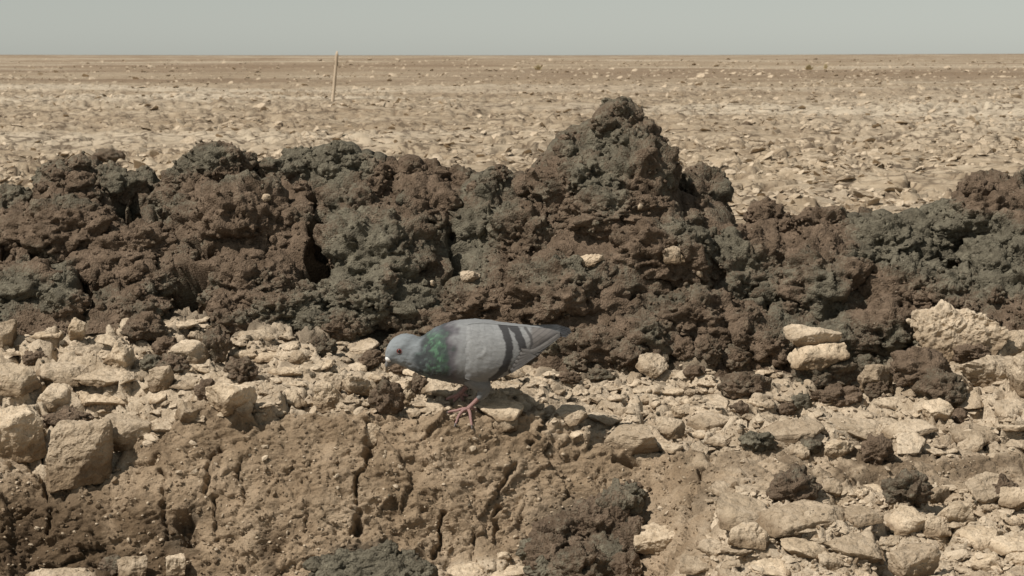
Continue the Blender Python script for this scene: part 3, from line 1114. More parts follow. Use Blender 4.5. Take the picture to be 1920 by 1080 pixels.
# --- foot of the ridge, right part
C(D_, 1304, 630, 1350, 686, 'soil_clod', 'soil clod', 'tall dark clod with a black shaded side at the ridge foot', tone=.3)
C(D_, 1346, 654, 1410, 694, 'soil_clod', 'soil clod', 'grey-brown clod leaning at the ridge foot beside the tall clod', tone=.55)
C(D_, 1286, 684, 1320, 710, 'soil_clod', 'soil clod', 'little round brown clod in front of the tall clod', tone=.2)
C(D_, 1134, 638, 1206, 690, 'soil_clod', 'soil clod', 'broad brown-grey clod spilling from the ridge foot behind the pigeon', tone=.35)
C(D_, 1258, 636, 1302, 676, 'soil_clod', 'soil clod', 'round brown clod resting at the ridge foot left of the tall clod', tone=.25)
C(S_, 1202, 658, 1252, 700, 'clay_slab', 'clay slab', 'pale pointed slab propped up at the ridge foot', lean=(.6, .2, .2), Y=4.40)
C(D_, 1348, 704, 1442, 748, 'soil_clod', 'soil clod', 'long dark double clod on the crust below the ridge', tone=.5)
C(D_, 1532, 724, 1612, 764, 'soil_clod', 'soil clod', 'large oval brown clod lying alone on the pale crust', tone=.0)
C(D_, 1458, 754, 1492, 780, 'soil_clod', 'soil clod', 'small red-brown clod left of the oval clod', tone=.0)
C(D_, 1486, 740, 1520, 768, 'soil_clod', 'soil clod', 'small grey-green clod between the red-brown and the oval clod', tone=.95)
C(D_, 1370, 756, 1402, 776, 'soil_clod', 'soil clod', 'small brown clod below the long double clod', tone=.2)
C(B_, 1328, 728, 1338, 741, 'pebble', 'pebble', 'tiny white pebble left of the long double clod')
C(B_, 1478, 600, 1568, 642, 'stone', 'stone', 'upper of two pale stones stacked against the ridge foot', Y=4.36)
C(B_, 1478, 638, 1586, 686, 'stone', 'stone', 'lower and smoother of two pale stones stacked at the ridge foot', Y=4.33)
C(D_, 1488, 670, 1606, 728, 'soil_clod', 'soil clod', 'wide grey clod carrying the two stacked pale stones', tone=.6, Y=4.345)
C(B_, 1718, 580, 1866, 672, 'boulder', 'boulder', 'large wrinkled pale boulder leaning on the dark ridge')
C(B_, 1856, 622, 1940, 680, 'stone', 'stone', 'brownish broken stone right against the wrinkled boulder')
C(D_, 1674, 660, 1780, 726, 'soil_clod', 'soil clod', 'big round brown clod in front of the wrinkled boulder', tone=.1)
C(D_, 1784, 646, 1858, 680, 'soil_clod', 'soil clod', 'dark brown clod tucked under the wrinkled boulder', tone=.0)
C(B_, 1794, 670, 1898, 738, 'stone', 'stone', 'pale grey cracked rock below the wrinkled boulder')
C(B_, 1886, 658, 1960, 734, 'stone', 'stone', 'pale rock cut off by the picture edge beside the cracked rock')
C(B_, 1614, 684, 1674, 740, 'clay_shard', 'clay shard', 'brown triangular shard standing point up on the crust', lean=(.05, .1, .1))
C(D_, 1720, 700, 1814, 766, 'soil_clod', 'soil clod', 'grey and brown clod in front of the big round brown clod', tone=.6)
C(S_, 1730, 742, 1786, 794, 'clay_block', 'clay block', 'pale block with a notched white top in front of the grey clod')
C(S_, 1796, 738, 1846, 770, 'clay_shard', 'clay shard', 'long slanting shard pointing up beside the notched block', lean=(.2, -.5, .5))
C(D_, 1786, 770, 1814, 796, 'soil_clod', 'soil clod', 'small dark brown clod right of the notched block', tone=.0)
C(S_, 1860, 748, 1920, 778, 'clay_slab', 'clay slab', 'flat pale slab with a shaded front right of the slanting shard')
C(S_, 1640, 742, 1706, 766, 'clay_slab', 'clay slab', 'flat pale slab between the triangular shard and the notched block')
C(D_, 1620, 716, 1664, 744, 'soil_clod', 'soil clod', 'small dark crumb at the base of the triangular shard', tone=.5)
# --- slabs along the right part of the bank edge
C(S_, 1434, 780, 1546, 832, 'clay_slab', 'clay slab', 'large pale pinkish slab over a dark shadow line')
C(S_, 1540, 770, 1664, 820, 'clay_slab', 'clay slab', 'long pale slab with a dark peaked end next to the pinkish slab')
C(S_, 1660, 782, 1752, 822, 'clay_slab', 'clay slab', 'cracked pale slab right of the slab with the dark peaked end')
C(S_, 1290, 762, 1370, 806, 'clay_slab', 'clay slab', 'broad rounded pale slab at the edge left of the pinkish slab')
C(S_, 1772, 788, 1856, 832, 'clay_slab', 'clay slab', 'brown-sided slab with a thin pale top, near a pale shard')
C(S_, 1798, 812, 1846, 846, 'clay_shard', 'clay shard', 'pale elongated shard lying below the brown-sided slab', lean=(.2, -.4, .3))
C(D_, 1390, 808, 1448, 850, 'soil_clod', 'soil clod', 'dark green-grey clod below the pinkish slab', tone=1.0)
C(B_, 1488, 836, 1518, 860, 'pebble', 'pebble', 'small square white stone on the brown slope')
C(D_, 1614, 816, 1674, 876, 'soil_clod', 'soil clod', 'tall brown clod on the brown slope below the slabs', tone=.05)
C(D_, 1500, 824, 1540, 850, 'soil_clod', 'soil clod', 'low grey clod in the shade under the pinkish slab', tone=.7)
C(B_, 1550, 826, 1600, 856, 'stone', 'stone', 'flat grey-brown stone on the slope beside the tall brown clod')
# --- lower right rubble
C(D_, 1444, 882, 1534, 952, 'soil_clod', 'soil clod', 'large dark round clod on the pale lower slabs', tone=.3)
C(D_, 1660, 884, 1742, 950, 'soil_clod', 'soil clod', 'smooth grey clod with two raised points', tone=.55)
C(B_, 1738, 912, 1776, 950, 'soil_clod', 'stone', 'brown stone touching the smooth grey two-pointed clod')
C(S_, 1342, 926, 1466, 1004, 'clay_slab', 'clay slab', 'largest pale slab of the lower rubble, rounded at one end')
C(S_, 1434, 934, 1594, 996, 'clay_slab', 'clay slab', 'long pale slab with a jagged dark front under the large round clod')
C(B_, 1366, 980, 1440, 1024, 'stone', 'stone', 'flat grey stone leaning on the largest pale slab')
C(S_, 1808, 884, 1886, 938, 'clay_slab', 'clay slab', 'pale toothed slab standing at the top of the lower rubble', lean=(.7, .1, .1))
C(B_, 1758, 936, 1826, 988, 'stone', 'stone', 'pale rounded stone below the toothed slab')
C(S_, 1666, 948, 1740, 1006, 'clay_block', 'clay block', 'pale block with a deep crack below the grey two-pointed clod')
C(B_, 1732, 970, 1780, 1014, 'clay_block', 'clay block', 'upright pale block next to the deeply cracked block')
C(S_, 1572, 936, 1650, 986, 'clay_slab', 'clay slab', 'brown-topped slab between the jagged slab and the cracked block')
C(B_, 1190, 992, 1276, 1044, 'stone', 'stone', 'rough rounded pale stone right of the dark soil heap')
C(S_, 1306, 1004, 1366, 1040, 'clay_slab', 'clay slab', 'grey flat slab between the rough rounded stone and the flat grey stone')
C(B_, 1536, 1042, 1584, 1070, 'pebble', 'pebble', 'dark pebble among the pale rubble at the bottom edge')
C(S_, 1460, 1000, 1560, 1048, 'clay_slab', 'clay slab', 'broad pale slab below the jagged slab')
C(S_, 1560, 1000, 1660, 1052, 'clay_slab', 'clay slab', 'pale stepped slab left of the deeply cracked block')
C(S_, 1800, 980, 1880, 1030, 'clay_slab', 'clay slab', 'white angular slab below the pale rounded stone')
C(S_, 1856, 996, 1950, 1046, 'clay_slab', 'clay slab', 'grey slab at the picture edge in the lower rubble')
C(B_, 1660, 1030, 1760, 1090, 'stone', 'stone', 'large pale knobbly stone at the bottom edge of the rubble')
C(S_, 1400, 1040, 1500, 1090, 'clay_slab', 'clay slab', 'pale slab at the bottom edge left of the dark pebble')
C(D_, 1850, 896, 1910, 944, 'soil_clod', 'soil clod', 'brown clod beside the toothed slab near the picture edge', tone=.1)
C(B_, 1876, 916, 1930, 962, 'stone', 'stone', 'pale stone under the brown clod near the picture edge')
C(S_, 1270, 1036, 1340, 1076, 'clay_slab', 'clay slab', 'pale slab in the shadow edge of the dark soil heap')
# --- bottom edge
C(B_, 630, 1012, 656, 1028, 'pebble', 'pebble', 'pale pebble on the lower dark soil at the bottom edge')
C(B_, 934, 1036, 956, 1052, 'pebble', 'pebble', 'pinkish pebble beside the dark soil heap')
C(S_, 840, 1056, 912, 1092, 'clay_slab', 'clay slab', 'pale slab at the bottom edge left of the dark soil heap')
C(S_, 910, 1050, 990, 1092, 'clay_slab', 'clay slab', 'pale cracked slab touching the dark soil heap at the bottom edge')
C(S_, 64, 1060, 190, 1100, 'clay_slab', 'clay slab', 'long pale slab along the bottom edge under the wet bank')
C(D_, 190, 1046, 240, 1084, 'soil_clod', 'soil clod', 'dark clod between two pale pieces at the bottom edge', tone=.5)
C(B_, 222, 1044, 276, 1090, 'stone', 'stone', 'pale rough stone at the bottom edge beside a dark clod')
C(B_, 314, 1042, 350, 1090, 'stone', 'stone', 'pale upright crumbly stone at the bottom edge')
# --- stuck in the ridge
for it in (
    (B_, 1244, 462, 1280, 494, 'stone', 'stone', 'pale angular stone stuck in the middle of the dark ridge'),
    (B_, 488, 364, 508, 380, 'pebble', 'pebble', 'small tan pebble stuck near the top of the ridge'),
    (B_, 866, 508, 900, 532, 'clay_lump', 'clay lump', 'beige clay lump stuck in the ridge above the pigeon'),
    (B_, 1088, 478, 1130, 500, 'clay_lump', 'clay lump', 'flat beige patch of clay caught in the ridge below the peak'),
    (B_, 1306, 508, 1318, 520, 'pebble', 'pebble', 'little cream pebble just below the angular stone in the ridge'),
    (B_, 1196, 382, 1206, 394, 'pebble', 'pebble', 'little pale pebble on the shaded foot of the peak'),
    (B_, 804, 526, 818, 538, 'pebble', 'pebble', 'little pale pebble left of the beige clay lump'),
):
    RIDGE_ITEMS.append(it)


NORMAL_UP = Vector((0, 0, 1))


def place(kind, x0, y0, x1, y1, name, cat, label, grp=None, tone=None, lean=None, bv=None, back=0.0, Y=None):
    seed = (int(x0 * 7 + y0 * 13 + x1) % 100000) + 17
    r = random.Random(seed)
    cx, cy = (x0 + x1) / 2, (y0 + y1) / 2
    h = hit(cx, min(y1 - 2, 1160), bv)
    Yh = Y if Y else h.y
    k = Yh / F
    wx, hv = (x1 - x0) * k, (y1 - y0) * k
    n = level(max(x1 - x0, y1 - y0))
    ang = r.uniform(-.25, .25)
    if kind == 'slab':
        dy = min(wx * .95, hv * 1.75)
        dz = max(hv - .42 * dy, .36 * hv)
        V_, F_ = rock_points(n, (wx * 1.04, dy, dz), seed, flat=True, rough=.6)
        rot = (r.gauss(.24, .07), r.gauss(0, .07), ang) if lean is None else lean
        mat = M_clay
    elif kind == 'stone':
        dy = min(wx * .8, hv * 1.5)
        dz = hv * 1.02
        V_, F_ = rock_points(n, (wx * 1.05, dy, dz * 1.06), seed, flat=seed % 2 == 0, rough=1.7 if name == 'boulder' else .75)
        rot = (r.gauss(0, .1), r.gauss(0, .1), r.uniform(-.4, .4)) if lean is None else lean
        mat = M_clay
    else:
        dy = min(wx * .9, hv * 1.4)
        dz = hv
        V_, F_ = clod_points(n, (wx * .92, dy, dz * .92), seed)
        rot = (0, 0, 0)
        mat = M_clod
    C = at(cx, cy, Yh + dy * .32 + back)
    if kind != 'clod':
        # where the piece hovers, let it reach down to the ground
        g = ground_z(C.x, C.y, bv)
        gap = (C.z - dz / 2) - g
        if gap > 0:
            C.z -= min(gap, .25 * dz)
    cols = None
    if kind == 'clod':
        t_ = tone if tone is not None else r.choice([.15, .35, .6])
        cols = {'zone': np.full((len(V_), 3), t_ * .62 - .04, np.float32)}
    o = link(name, mesh_from(name, V_, F_, mat, kind == 'clod', cols), None, C, rot)
    tag(o, label, cat, grp, 'thing')
    return o


for it in ITEMS:
    place(*it[:8], **(it[8] if len(it) > 8 else {}))

# ------------------------------------------------------------------ plates and chips of the broken crust on the strip
def in_frame_crust():
    while True:
        px = random.uniform(-80, 2000)
        if random.random() < .62:
            b_, l_ = float(base_py(px)), float(lip_py(px))
            return px, b_ + 4 + (l_ - b_ + 6) * random.random()
        px = random.uniform(1330, 2000)
        return px, random.uniform(915, 1110)


taken = [(i[1], i[2], i[3], i[4]) for i in ITEMS]
cnt = 0
tries = 0
while cnt < 270 and tries < 4000:
    tries += 1
    px, py = in_frame_crust()
    s = random.uniform(18, 84) * random.uniform(.5, 1)
    if any(a - s * .3 < px < c + s * .3 and b - 4 < py < d_ + 8 for (a, b, c, d_) in taken):
        continue
    h = hit(px, py)
    k = h.y / F
    seed = 5000 + cnt
    wx = s * k
    n = min(level(s), 4)
    if random.random() < .9:
        V_, F_ = rock_points(n, (wx, wx * random.uniform(.6, 1.0), wx * random.uniform(.10, .22)), seed, flat=True, rough=.7)
    else:
        V_, F_ = rock_points(n, (wx, wx * .8, wx * random.uniform(.5, .8)), seed)
    o = link('mud_plate', mesh_from('mud_plate', V_, F_, M_clay, False), bank, (h.x, h.y, h.z + wx * .025),
             (0, 0, 0))
    o.rotation_euler = (Matrix.Rotation(random.gauss(.24, .14), 3, 'X') @ Matrix.Rotation(random.gauss(0, .14), 3, 'Y') @ Matrix.Rotation(random.uniform(0, 6.28), 3, 'Z')).to_euler()
    taken.append((px - s * .35, py - s * .15, px + s * .35, py + s * .15))
    cnt += 1

# gravel: tiny chips, pale on the crust, dark where soil spilled
for nm, mat, count, dark_share in (('gravel', M_flake, 2600, 0), ('soil_crumbs', M_clod, 450, 1)):
    VV, FF, off = [], [], 0
    pr = [rock_points(1, (1, .8, .6), 7000 + k) if not dark_share else clod_points(1, (1, .9, .8), 7100 + k) for k in range(9)]
    for k in range(count):
        px, py = in_frame_crust()
        if random.random() < .35:
            px = random.uniform(-60, 1980)
            py = random.uniform(780, 1090)
        if dark_share and random.random() < .6:
            py = float(base_py(px)) + abs(random.gauss(0, 40))
        h = hit(px, py)
        s = min(.016, .0032 * math.exp(abs(random.gauss(0, .6))))
        V_, F_ = pr[k % 9]
        Rm = np.array(Matrix.Rotation(random.uniform(0, 6.28), 3, 'Z') @ Matrix.Rotation(random.uniform(0, 6.28), 3, 'X'))
        VV.append((V_ * s) @ Rm.T + np.array(h) + np.array([0, 0, s * .2]))
        FF.append(F_ + off)
        off += len(V_)
    cols = {'zone': np.full((off, 3), .35, np.float32)} if dark_share else None
    o = link(nm, mesh_from(nm, np.concatenate(VV), np.concatenate(FF), mat, False, cols), bank)
    tag(o, kind='stuff')

# thin flakes of the broken crust, too many and too small to pick apart
VV, FF, off = [], [], 0
pr = [rock_points(2, (1, random.uniform(.5, .9), random.uniform(.10, .24)), 7300 + k, flat=True, rough=.6) for k in range(14)]
for k in range(1500):
    px, py = in_frame_crust()
    h = hit(px, py)
    s = min(.034, .0105 * math.exp(abs(random.gauss(0, .5))))
    V_, F_ = pr[k % 14]
    Rm = np.array(Matrix.Rotation(random.gauss(.25, .22), 3, 'X') @ Matrix.Rotation(random.gauss(0, .2), 3, 'Y') @ Matrix.Rotation(random.uniform(0, 6.28), 3, 'Z'))
    VV.append((V_ * s) @ Rm.T + np.array(h) + np.array([0, 0, s * .04]))
    FF.append(F_ + off)
    off += len(V_)
tag(link('crust_flakes', mesh_from('crust_flakes', np.concatenate(VV), np.concatenate(FF), M_flake, False), bank), kind='stuff')

# loose grit on the face of the bank
VV, FF, off = [], [], 0
pr = [rock_points(1, (1, .8, .6), 7200 + k) for k in range(9)]
ZG = []
for k in range(3200):
    px, py = random.uniform(-40, 1960), 770 + 330 * random.random() ** .8
    h = hit(px, py)
    s = min(.014, .0028 * math.exp(abs(random.gauss(0, .6))))
    V_, F_ = pr[k % 9]
    Rm = np.array(Matrix.Rotation(random.uniform(0, 6.28), 3, 'Z') @ Matrix.Rotation(random.uniform(0, 6.28), 3, 'X'))
    VV.append((V_ * s) @ Rm.T + np.array(h) + np.array([0, -s * .1, s * .15]))
    FF.append(F_ + off)
    off += len(V_)
    wet_here = .85 if ((px - 150) / 270) ** 2 + ((py - 1045) / 100) ** 2 < 1 else (.5 if py > 1000 and px < 560 else .1)
    ZG.append(np.tile(np.array([[.12, wet_here, 0]], np.float32), (len(V_), 1)))
zg = np.concatenate(ZG)
tag(link('soil_grit', mesh_from('soil_grit', np.concatenate(VV), np.concatenate(FF), M_terrain, False, {'zone': zg}), bank), kind='stuff')

# ------------------------------------------------------------------ the pigeon
YB = hit(878, 776).y + .016
KB = YB / F


def bp3(px, py, dep):
    """picture point on the bird's middle plane, moved away from the viewer by dep (in picture pixels)"""
    v = at(px, py, YB)
    return np.array([v.x, v.y + dep * KB, v.z], np.float32)


def bp3a(px, py, dep):
    px, py, dep = (np.asarray(a, np.float64) for a in (px, py, dep))
    dx, dy = (px - 960.0) / F, -(py - 540.0) / F
    ry, rz = CP + dy * SP, -SP + dy * CP
    return np.stack([dx / ry * YB, YB + dep * KB, CAMZ + rz / ry * YB], -1)


def make_feather_mat(name):
    m, t, b = new_mat(name)
    nb = NB(t)
    co = nb.n('ShaderNodeTexCoord').outputs['Object']
    mp = nb.n('ShaderNodeMapping')
    mp.inputs['Scale'].default_value = (.45, 1, 1)
    nb.l(co, mp.inputs['Vector'])
    n1 = nb.noise(mp.outputs[0], 260, 4, .6)
    n2 = nb.noise(mp.outputs[0], 70, 3, .6)
    c = nb.mix(1.0, nb.attr('plumage'), nb.ramp(n1, [(.3, .86), (.7, 1.12)]), 'MULTIPLY')
    nb.l(c, b.inputs['Base Color'])
    b.inputs['Roughness'].default_value = .72
    b.inputs['Specular IOR Level'].default_value = .25
    b.inputs['Sheen Weight'].default_value = .12
    nb.bump([n2, n1], [.0010, .0006], .7, b)
    return m


M_feather = make_feather_mat('feathers')


def plain_mat(name, col, rough=.5, spec=.4, bump=0):
    m, t, b = new_mat(name)
    b.inputs['Roughness'].default_value = rough
    b.inputs['Specular IOR Level'].default_value = spec
    nb = NB(t)
    co = nb.n('ShaderNodeTexCoord').outputs['Object']
    n1 = nb.noise(co, 500, 3, .6)
    c = nb.mix(1.0, col, nb.ramp(n1, [(.3, .8), (.7, 1.15)]), 'MULTIPLY')
    nb.l(c, b.inputs['Base Color'])
    if bump:
        nb.bump([nb.voro(co, 900)], [bump], .8, b)
    return m


M_leg = plain_mat('pink_scaly_skin', (.30, .175, .157), .6, .3, .0008)
M_claw = plain_mat('horn', (.10, .085, .08), .4, .4)
M_beak = plain_mat('beak_horn', (.17, .165, .16), .45, .4)
M_cere = plain_mat('cere', (.72, .70, .67), .7, .2)
M_iris = plain_mat('iris', (.22, .035, .025), .2, .5)
M_pupil = plain_mat('pupil', (.008, .008, .008), .08, .6)
M_lid = plain_mat('eyelid', (.20, .165, .165), .6, .2)

BX = [722, 724, 728, 733, 740, 750, 762, 775, 788, 800, 815, 830, 845, 860, 880, 900, 920, 940, 960, 980, 1000, 1020, 1042, 1050]
BT = [664, 655, 646, 639, 632.5, 627.5, 625.5, 627.5, 632, 624.5, 615, 608.5, 603.5, 600.5, 598.5, 599, 601, 604, 606.5, 608.5, 610.5, 612.5, 615, 616]
BB = [668, 674, 677, 679, 681, 684.5, 689.5, 696, 702.5, 706.5, 710.5, 713.5, 716.5, 719, 722, 721, 714, 705.5, 696.5, 686, 672, 655, 638, 632]
BW = [2, 8, 12, 15, 18, 20.5, 21.5, 23, 28, 34, 42, 49, 54, 58, 60, 60, 57, 52, 45, 37, 28, 20, 11, 6]


def cubic(xq, xs, ys):
    xs, ys = np.asarray(xs, float), np.asarray(ys, float)
    m = np.gradient(ys, xs)
    i = np.clip(np.searchsorted(xs, xq) - 1, 0, len(xs) - 2)
    h = xs[i + 1] - xs[i]
    t = (xq - xs[i]) / h
    return (2 * t ** 3 - 3 * t ** 2 + 1) * ys[i] + (t ** 3 - 2 * t ** 2 + t) * h * m[i] + (-2 * t ** 3 + 3 * t ** 2) * ys[i + 1] + (t ** 3 - t ** 2) * h * m[i + 1]


def body_at(x):
    return cubic(x, BX, BT), cubic(x, BX, BB), cubic(x, BX, BW)


NX, NA = 180, 88
tx = np.linspace(0, 1, NX)
xs = 722 + (1050 - 722) * (tx ** 1.25)
tp, bt, wd = body_at(xs)
ang = np.linspace(0, 2 * np.pi, NA, endpoint=False)
ca, sa = np.cos(ang), np.sin(ang)
ex = 2 / 2.25
cs = np.sign(ca) * np.abs(ca) ** ex
ss = np.sign(sa) * np.abs(sa) ** ex
cy_ = (tp + bt) / 2
hh_ = (bt - tp) / 2
bpx = np.repeat(xs[:, None], NA, 1)
bpy_ = cy_[:, None] + hh_[:, None] * cs[None, :]
bdp = -wd[:, None] * ss[None, :]
B3 = bp3a(bpx, bpy_, bdp)
BNm = grid_normals(B3)
fl = B3.reshape(-1, 3).astype(np.float32)
BNf = BNm.reshape(-1, 3)
# make the normals point outwards
cen = bp3a(bpx, np.repeat(cy_[:, None], NA, 1), 0 * bpx).reshape(-1, 3)
sgn = np.sign(((fl - cen) * BNf).sum(1))
BNf = BNf * np.where(sgn == 0, 1, sgn)[:, None]
q = fl * np.array([.6, 1, 1], np.float32)
vx, vy = bpx.ravel(), bpy_.ravel()
neck = sstep(772, 792, vx) * sstep(868, 838, vx)
rel = fbm(q * 90, 3, 301) * .0007
f1, f2, Rn, Dn = worley(q / .0048, 303)
rel += neck * (.5 - f1) * .0022
rel += (1 - neck) * fbm(q * 260, 2, 305) * .0005
fl2 = fl + BNf * rel[:, None]
# plumage
C_head = np.array([.212, .232, .243])
C_neck = np.array([.042, .048, .050])
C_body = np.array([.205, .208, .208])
C_belly_shade = np.array([.085, .087, .088])
C_green = np.array([.055, .108, .068])
C_purple = np.array([.115, .085, .105])
col = np.repeat(C_body[None, :], len(fl), 0)


def blend(c, w_):
    global col
    w_ = np.clip(w_, 0, 1)[:, None]
    col = col * (1 - w_) + np.asarray(c)[None, :] * w_


nz = fbm(q * 60, 3, 311)
blend(C_belly_shade, sstep(684, 708, vy) * sstep(800, 840, vx))  # shade of the underside put into the belly colour
edgeN = vx + nz * 16 - (vy - 660) * .10
blend(C_neck, sstep(866, 842, edgeN))
blend(C_purple * .9, sstep(866, 850, edgeN) * sstep(834, 848, edgeN) * .35)
cell = Rn[:, 0]
mott = sstep(.25, .6, cell)
edgeG = edgeN + (cell - .5) * 16
greenw = sstep(798, 824, edgeG) * sstep(848, 830, edgeG) * sstep(608, 632, vy + (cell - .5) * 12) * sstep(704, 676, vy)
blend(C_green * 1.0, greenw * (.35 + .65 * mott))
blend(np.array([.095, .190, .115]), greenw * sstep(.66, .85, cell) * .8)
blend(np.array([.035, .05, .045]), greenw * sstep(.28, .12, cell) * .8)
tealw = sstep(776, 790, edgeN) * sstep(806, 792, edgeN) * sstep(640, 660, vy)
blend(np.array([.10, .135, .125]), tealw * sstep(.55, .75, cell) * .8)
blend(np.array([.115, .125, .140]), sstep(836, 815, vx) * sstep(632, 612, vy) * sstep(780, 800, vx) * .8)
headw = sstep(790, 772, vx + nz * 10 + (vy - 660) * .25)
blend(C_head, headw)
blend(C_head * .72, headw * sstep(640, 628, vy) * .35)
lore = np.exp(-(((vx - 741) * .75 + (vy - 664) * .66) / 9) ** 2 - (((vx - 741) * .66 - (vy - 664) * -.75) / 5) ** 2)
blend(C_head * .6, lore * headw * .8)
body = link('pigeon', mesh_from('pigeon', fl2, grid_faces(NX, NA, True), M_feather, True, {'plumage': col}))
# close both ends of the body sheet with the tail and the beak below
tag(body, 'grey pigeon with green neck sheen and two dark wing bars, bending low at the bank', 'pigeon')


def feather_strip(pts_top, pts_bot, deps, thick, n=26, mcross=7, curve=2.0):
    """a closed thin feather: edge curves in picture points, depth along it, with a raised shaft"""
    pt, pb, dp = (np.array(a, float) for a in (pts_top, pts_bot, deps))
    s0 = np.linspace(0, 1, len(pt))
    s = np.linspace(0, 1, n)

    def ev(a):
        return np.interp(s, s0, a)
    u = np.linspace(0, 1, mcross)
    x = ev(pt[:, 0])[:, None] * (1 - u) + ev(pb[:, 0])[:, None] * u
    y = ev(pt[:, 1])[:, None] * (1 - u) + ev(pb[:, 1])[:, None] * u
    dcurve = -curve * (1 - (2 * u - 1) ** 2)
    dep = ev(dp)[:, None] + dcurve[None, :]
    A = bp3a(x, y, dep).reshape(-1, 3)
    Bk = bp3a(x, y, dep + thick).reshape(-1, 3)
    f = grid_faces(n, mcross)
    m0 = len(A)
    fb = f[:, ::-1] + m0
    rim = [(i, i + 1, m0 + i + 1, m0 + i) for i in range(mcross - 1)]
    rim += [((n - 1) * mcross + i + 1, (n - 1) * mcross + i, m0 + (n - 1) * mcross + i, m0 + (n - 1) * mcross + i + 1) for i in range(mcross - 1)]
    rim += [((i + 1) * mcross, i * mcross, m0 + i * mcross, m0 + (i + 1) * mcross) for i in range(n - 1)]
    rim += [(i * mcross + mcross - 1, (i + 1) * mcross + mcross - 1, m0 + (i + 1) * mcross + mcross - 1, m0 + i * mcross + mcross - 1) for i in range(n - 1)]
    V = np.concatenate([A, Bk])
    PX = np.concatenate([x.ravel(), x.ravel()])
    PY = np.concatenate([y.ravel(), y.ravel()])
    U = np.tile(u, n * 2)
    return V, np.concatenate([f, fb, np.array(rim)]), PX, PY, U


# tail: seven feathers laid like a low roof, dark band at the tip
for k in range(7):
    a = (k - 3) / 3.0
    spread = a * 13
    lower = abs(a) * 7
    tipx = 1072 - abs(a) * 9
    V, Fq, PX, PY, U = feather_strip([(985, 610 + lower * .4), (1020, 609 + lower * .6), (1045, 608.5 + lower), (tipx - 4, 615 + lower)],
                                     [(985, 622 + lower * .4), (1020, 624 + lower * .6), (1045, 622 + lower), (tipx, 624 + lower)],
                                     [spread * .5, spread * .75, spread, spread * 1.1], 1.3, 24, 5, 1.0)
    c = np.repeat(np.array([[.150, .155, .160]]), len(V), 0) * (1 - .18 * (np.abs(U - .5) > .4)[:, None])
    tip = sstep(1044, 1054, PX + (PY - 615) * .3)[:, None]
    c = c * (1 - tip) + np.array([.050, .052, .056]) * tip
    link('tail_feather', mesh_from('tail_feather', V, Fq, M_feather, True, {'plumage': c}), body)

# wings
WT = [(853, 640), (858, 622), (866, 611), (880, 604), (900, 602.5), (920, 604), (940, 606.5), (960, 608.5), (985, 610.5), (1012, 613), (1034, 615), (1048, 621)]
WB_ = [(853, 660), (858, 690), (868, 701), (884, 708), (903, 712), (921, 709.5), (940, 703), (958, 694.5), (980, 683), (1004, 667), (1030, 645), (1049, 630)]
wtx, wty = zip(*WT)
wbx, wby = zip(*WB_)
NS, NU = 120, 66
sx = np.linspace(0, 1, NS)
wx_ = 853 + (1049 - 853) * (1 - (1 - sx) ** 1.0)
ty_ = np.interp(wx_, wtx, wty)
by_ = np.interp(wx_, wbx, wby)
ty_ = np.convolve(np.pad(ty_, 4, mode='edge'), np.ones(9) / 9, 'valid')
by_ = np.convolve(np.pad(by_, 4, mode='edge'), np.ones(9) / 9, 'valid')
u = np.linspace(0, 1, NU)
WX = np.repeat(wx_[:, None], NU, 1)
WY = ty_[:, None] * (1 - u) + by_[:, None] * u
Wd = np.interp(wx_, [845, 870, 895, 920, 950, 980, 1010, 1035, 1050], [57, 61, 64, 63.5, 60, 52, 40, 27, 18])
tpw, btw, _ = body_at(wx_)
tpw = np.minimum(tpw, ty_ - 1.0)
wc = (tpw + np.maximum(by_ + 10, btw + 2)) / 2
wh = wc - tpw
vv = np.clip((WY - wc[:, None]) / wh[:, None], -1, 1)
WDep = -Wd[:, None] * (1 - np.abs(vv) ** 2.4) ** (1 / 2.3)
jag0 = fbm(np.stack([WX.ravel(), WY.ravel(), 0 * WX.ravel()], 1) / 16, 3, 330).reshape(WX.shape)
# front edge sinks into the breast plumage
sink = (1 - sstep(851, 884, WX + jag0 * 5)) * 14
WDep = WDep + sink
seg_bars = [[(939, 604), (946, 613), (951, 625), (955, 641), (954.5, 657), (951, 671), (945, 684), (935, 696), (922, 706)],
            [(958, 607), (968, 616), (975, 630), (980, 644), (982, 657), (979, 669), (972, 681), (960, 691)]]


def dist_poly(px, py, pts):
    best = np.full(px.shape, 1e9)
    for (x0, y0), (x1, y1) in zip(pts[:-1], pts[1:]):
        vx_, vy_ = x1 - x0, y1 - y0
        t = np.clip(((px - x0) * vx_ + (py - y0) * vy_) / (vx_ * vx_ + vy_ * vy_), 0, 1)
        best = np.minimum(best, np.hypot(px - x0 - t * vx_, py - y0 - t * vy_))
    return best


wf = bp3a(WX, WY, WDep).reshape(-1, 3).astype(np.float32)
jag = fbm(np.stack([WX.ravel(), WY.ravel(), 0 * WX.ravel()], 1) / 7, 3, 331).reshape(WX.shape)
colw = np.zeros(WX.shape + (3,)) + np.array([.236, .238, .236])
lf = fbm(np.stack([WX.ravel(), WY.ravel(), 0 * WX.ravel()], 1) / 30, 3, 335).reshape(WX.shape)
colw = colw * (1 + .12 * lf[..., None])
fc1, fc2, Rc, Dc = worley(np.stack([WX.ravel() / 13, WY.ravel() / 9, 0 * WX.ravel() + .5], 1), 351)
fcell = (Rc[:, 0] - .5).reshape(WX.shape)
fedge = sstep(.10, .0, fc2 - fc1).reshape(WX.shape)
colw = colw * (1 + .10 * fcell[..., None] - .15 * fedge[..., None])


def wmix(c, m_):
    global colw
    m_ = np.clip(m_, 0, 1)[..., None]
    colw = colw * (1 - m_) + np.asarray(c) * m_


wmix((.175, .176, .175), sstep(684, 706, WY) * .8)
wmix((.205, .208, .208), 1 - sstep(858, 892, WX + jag0 * 8))
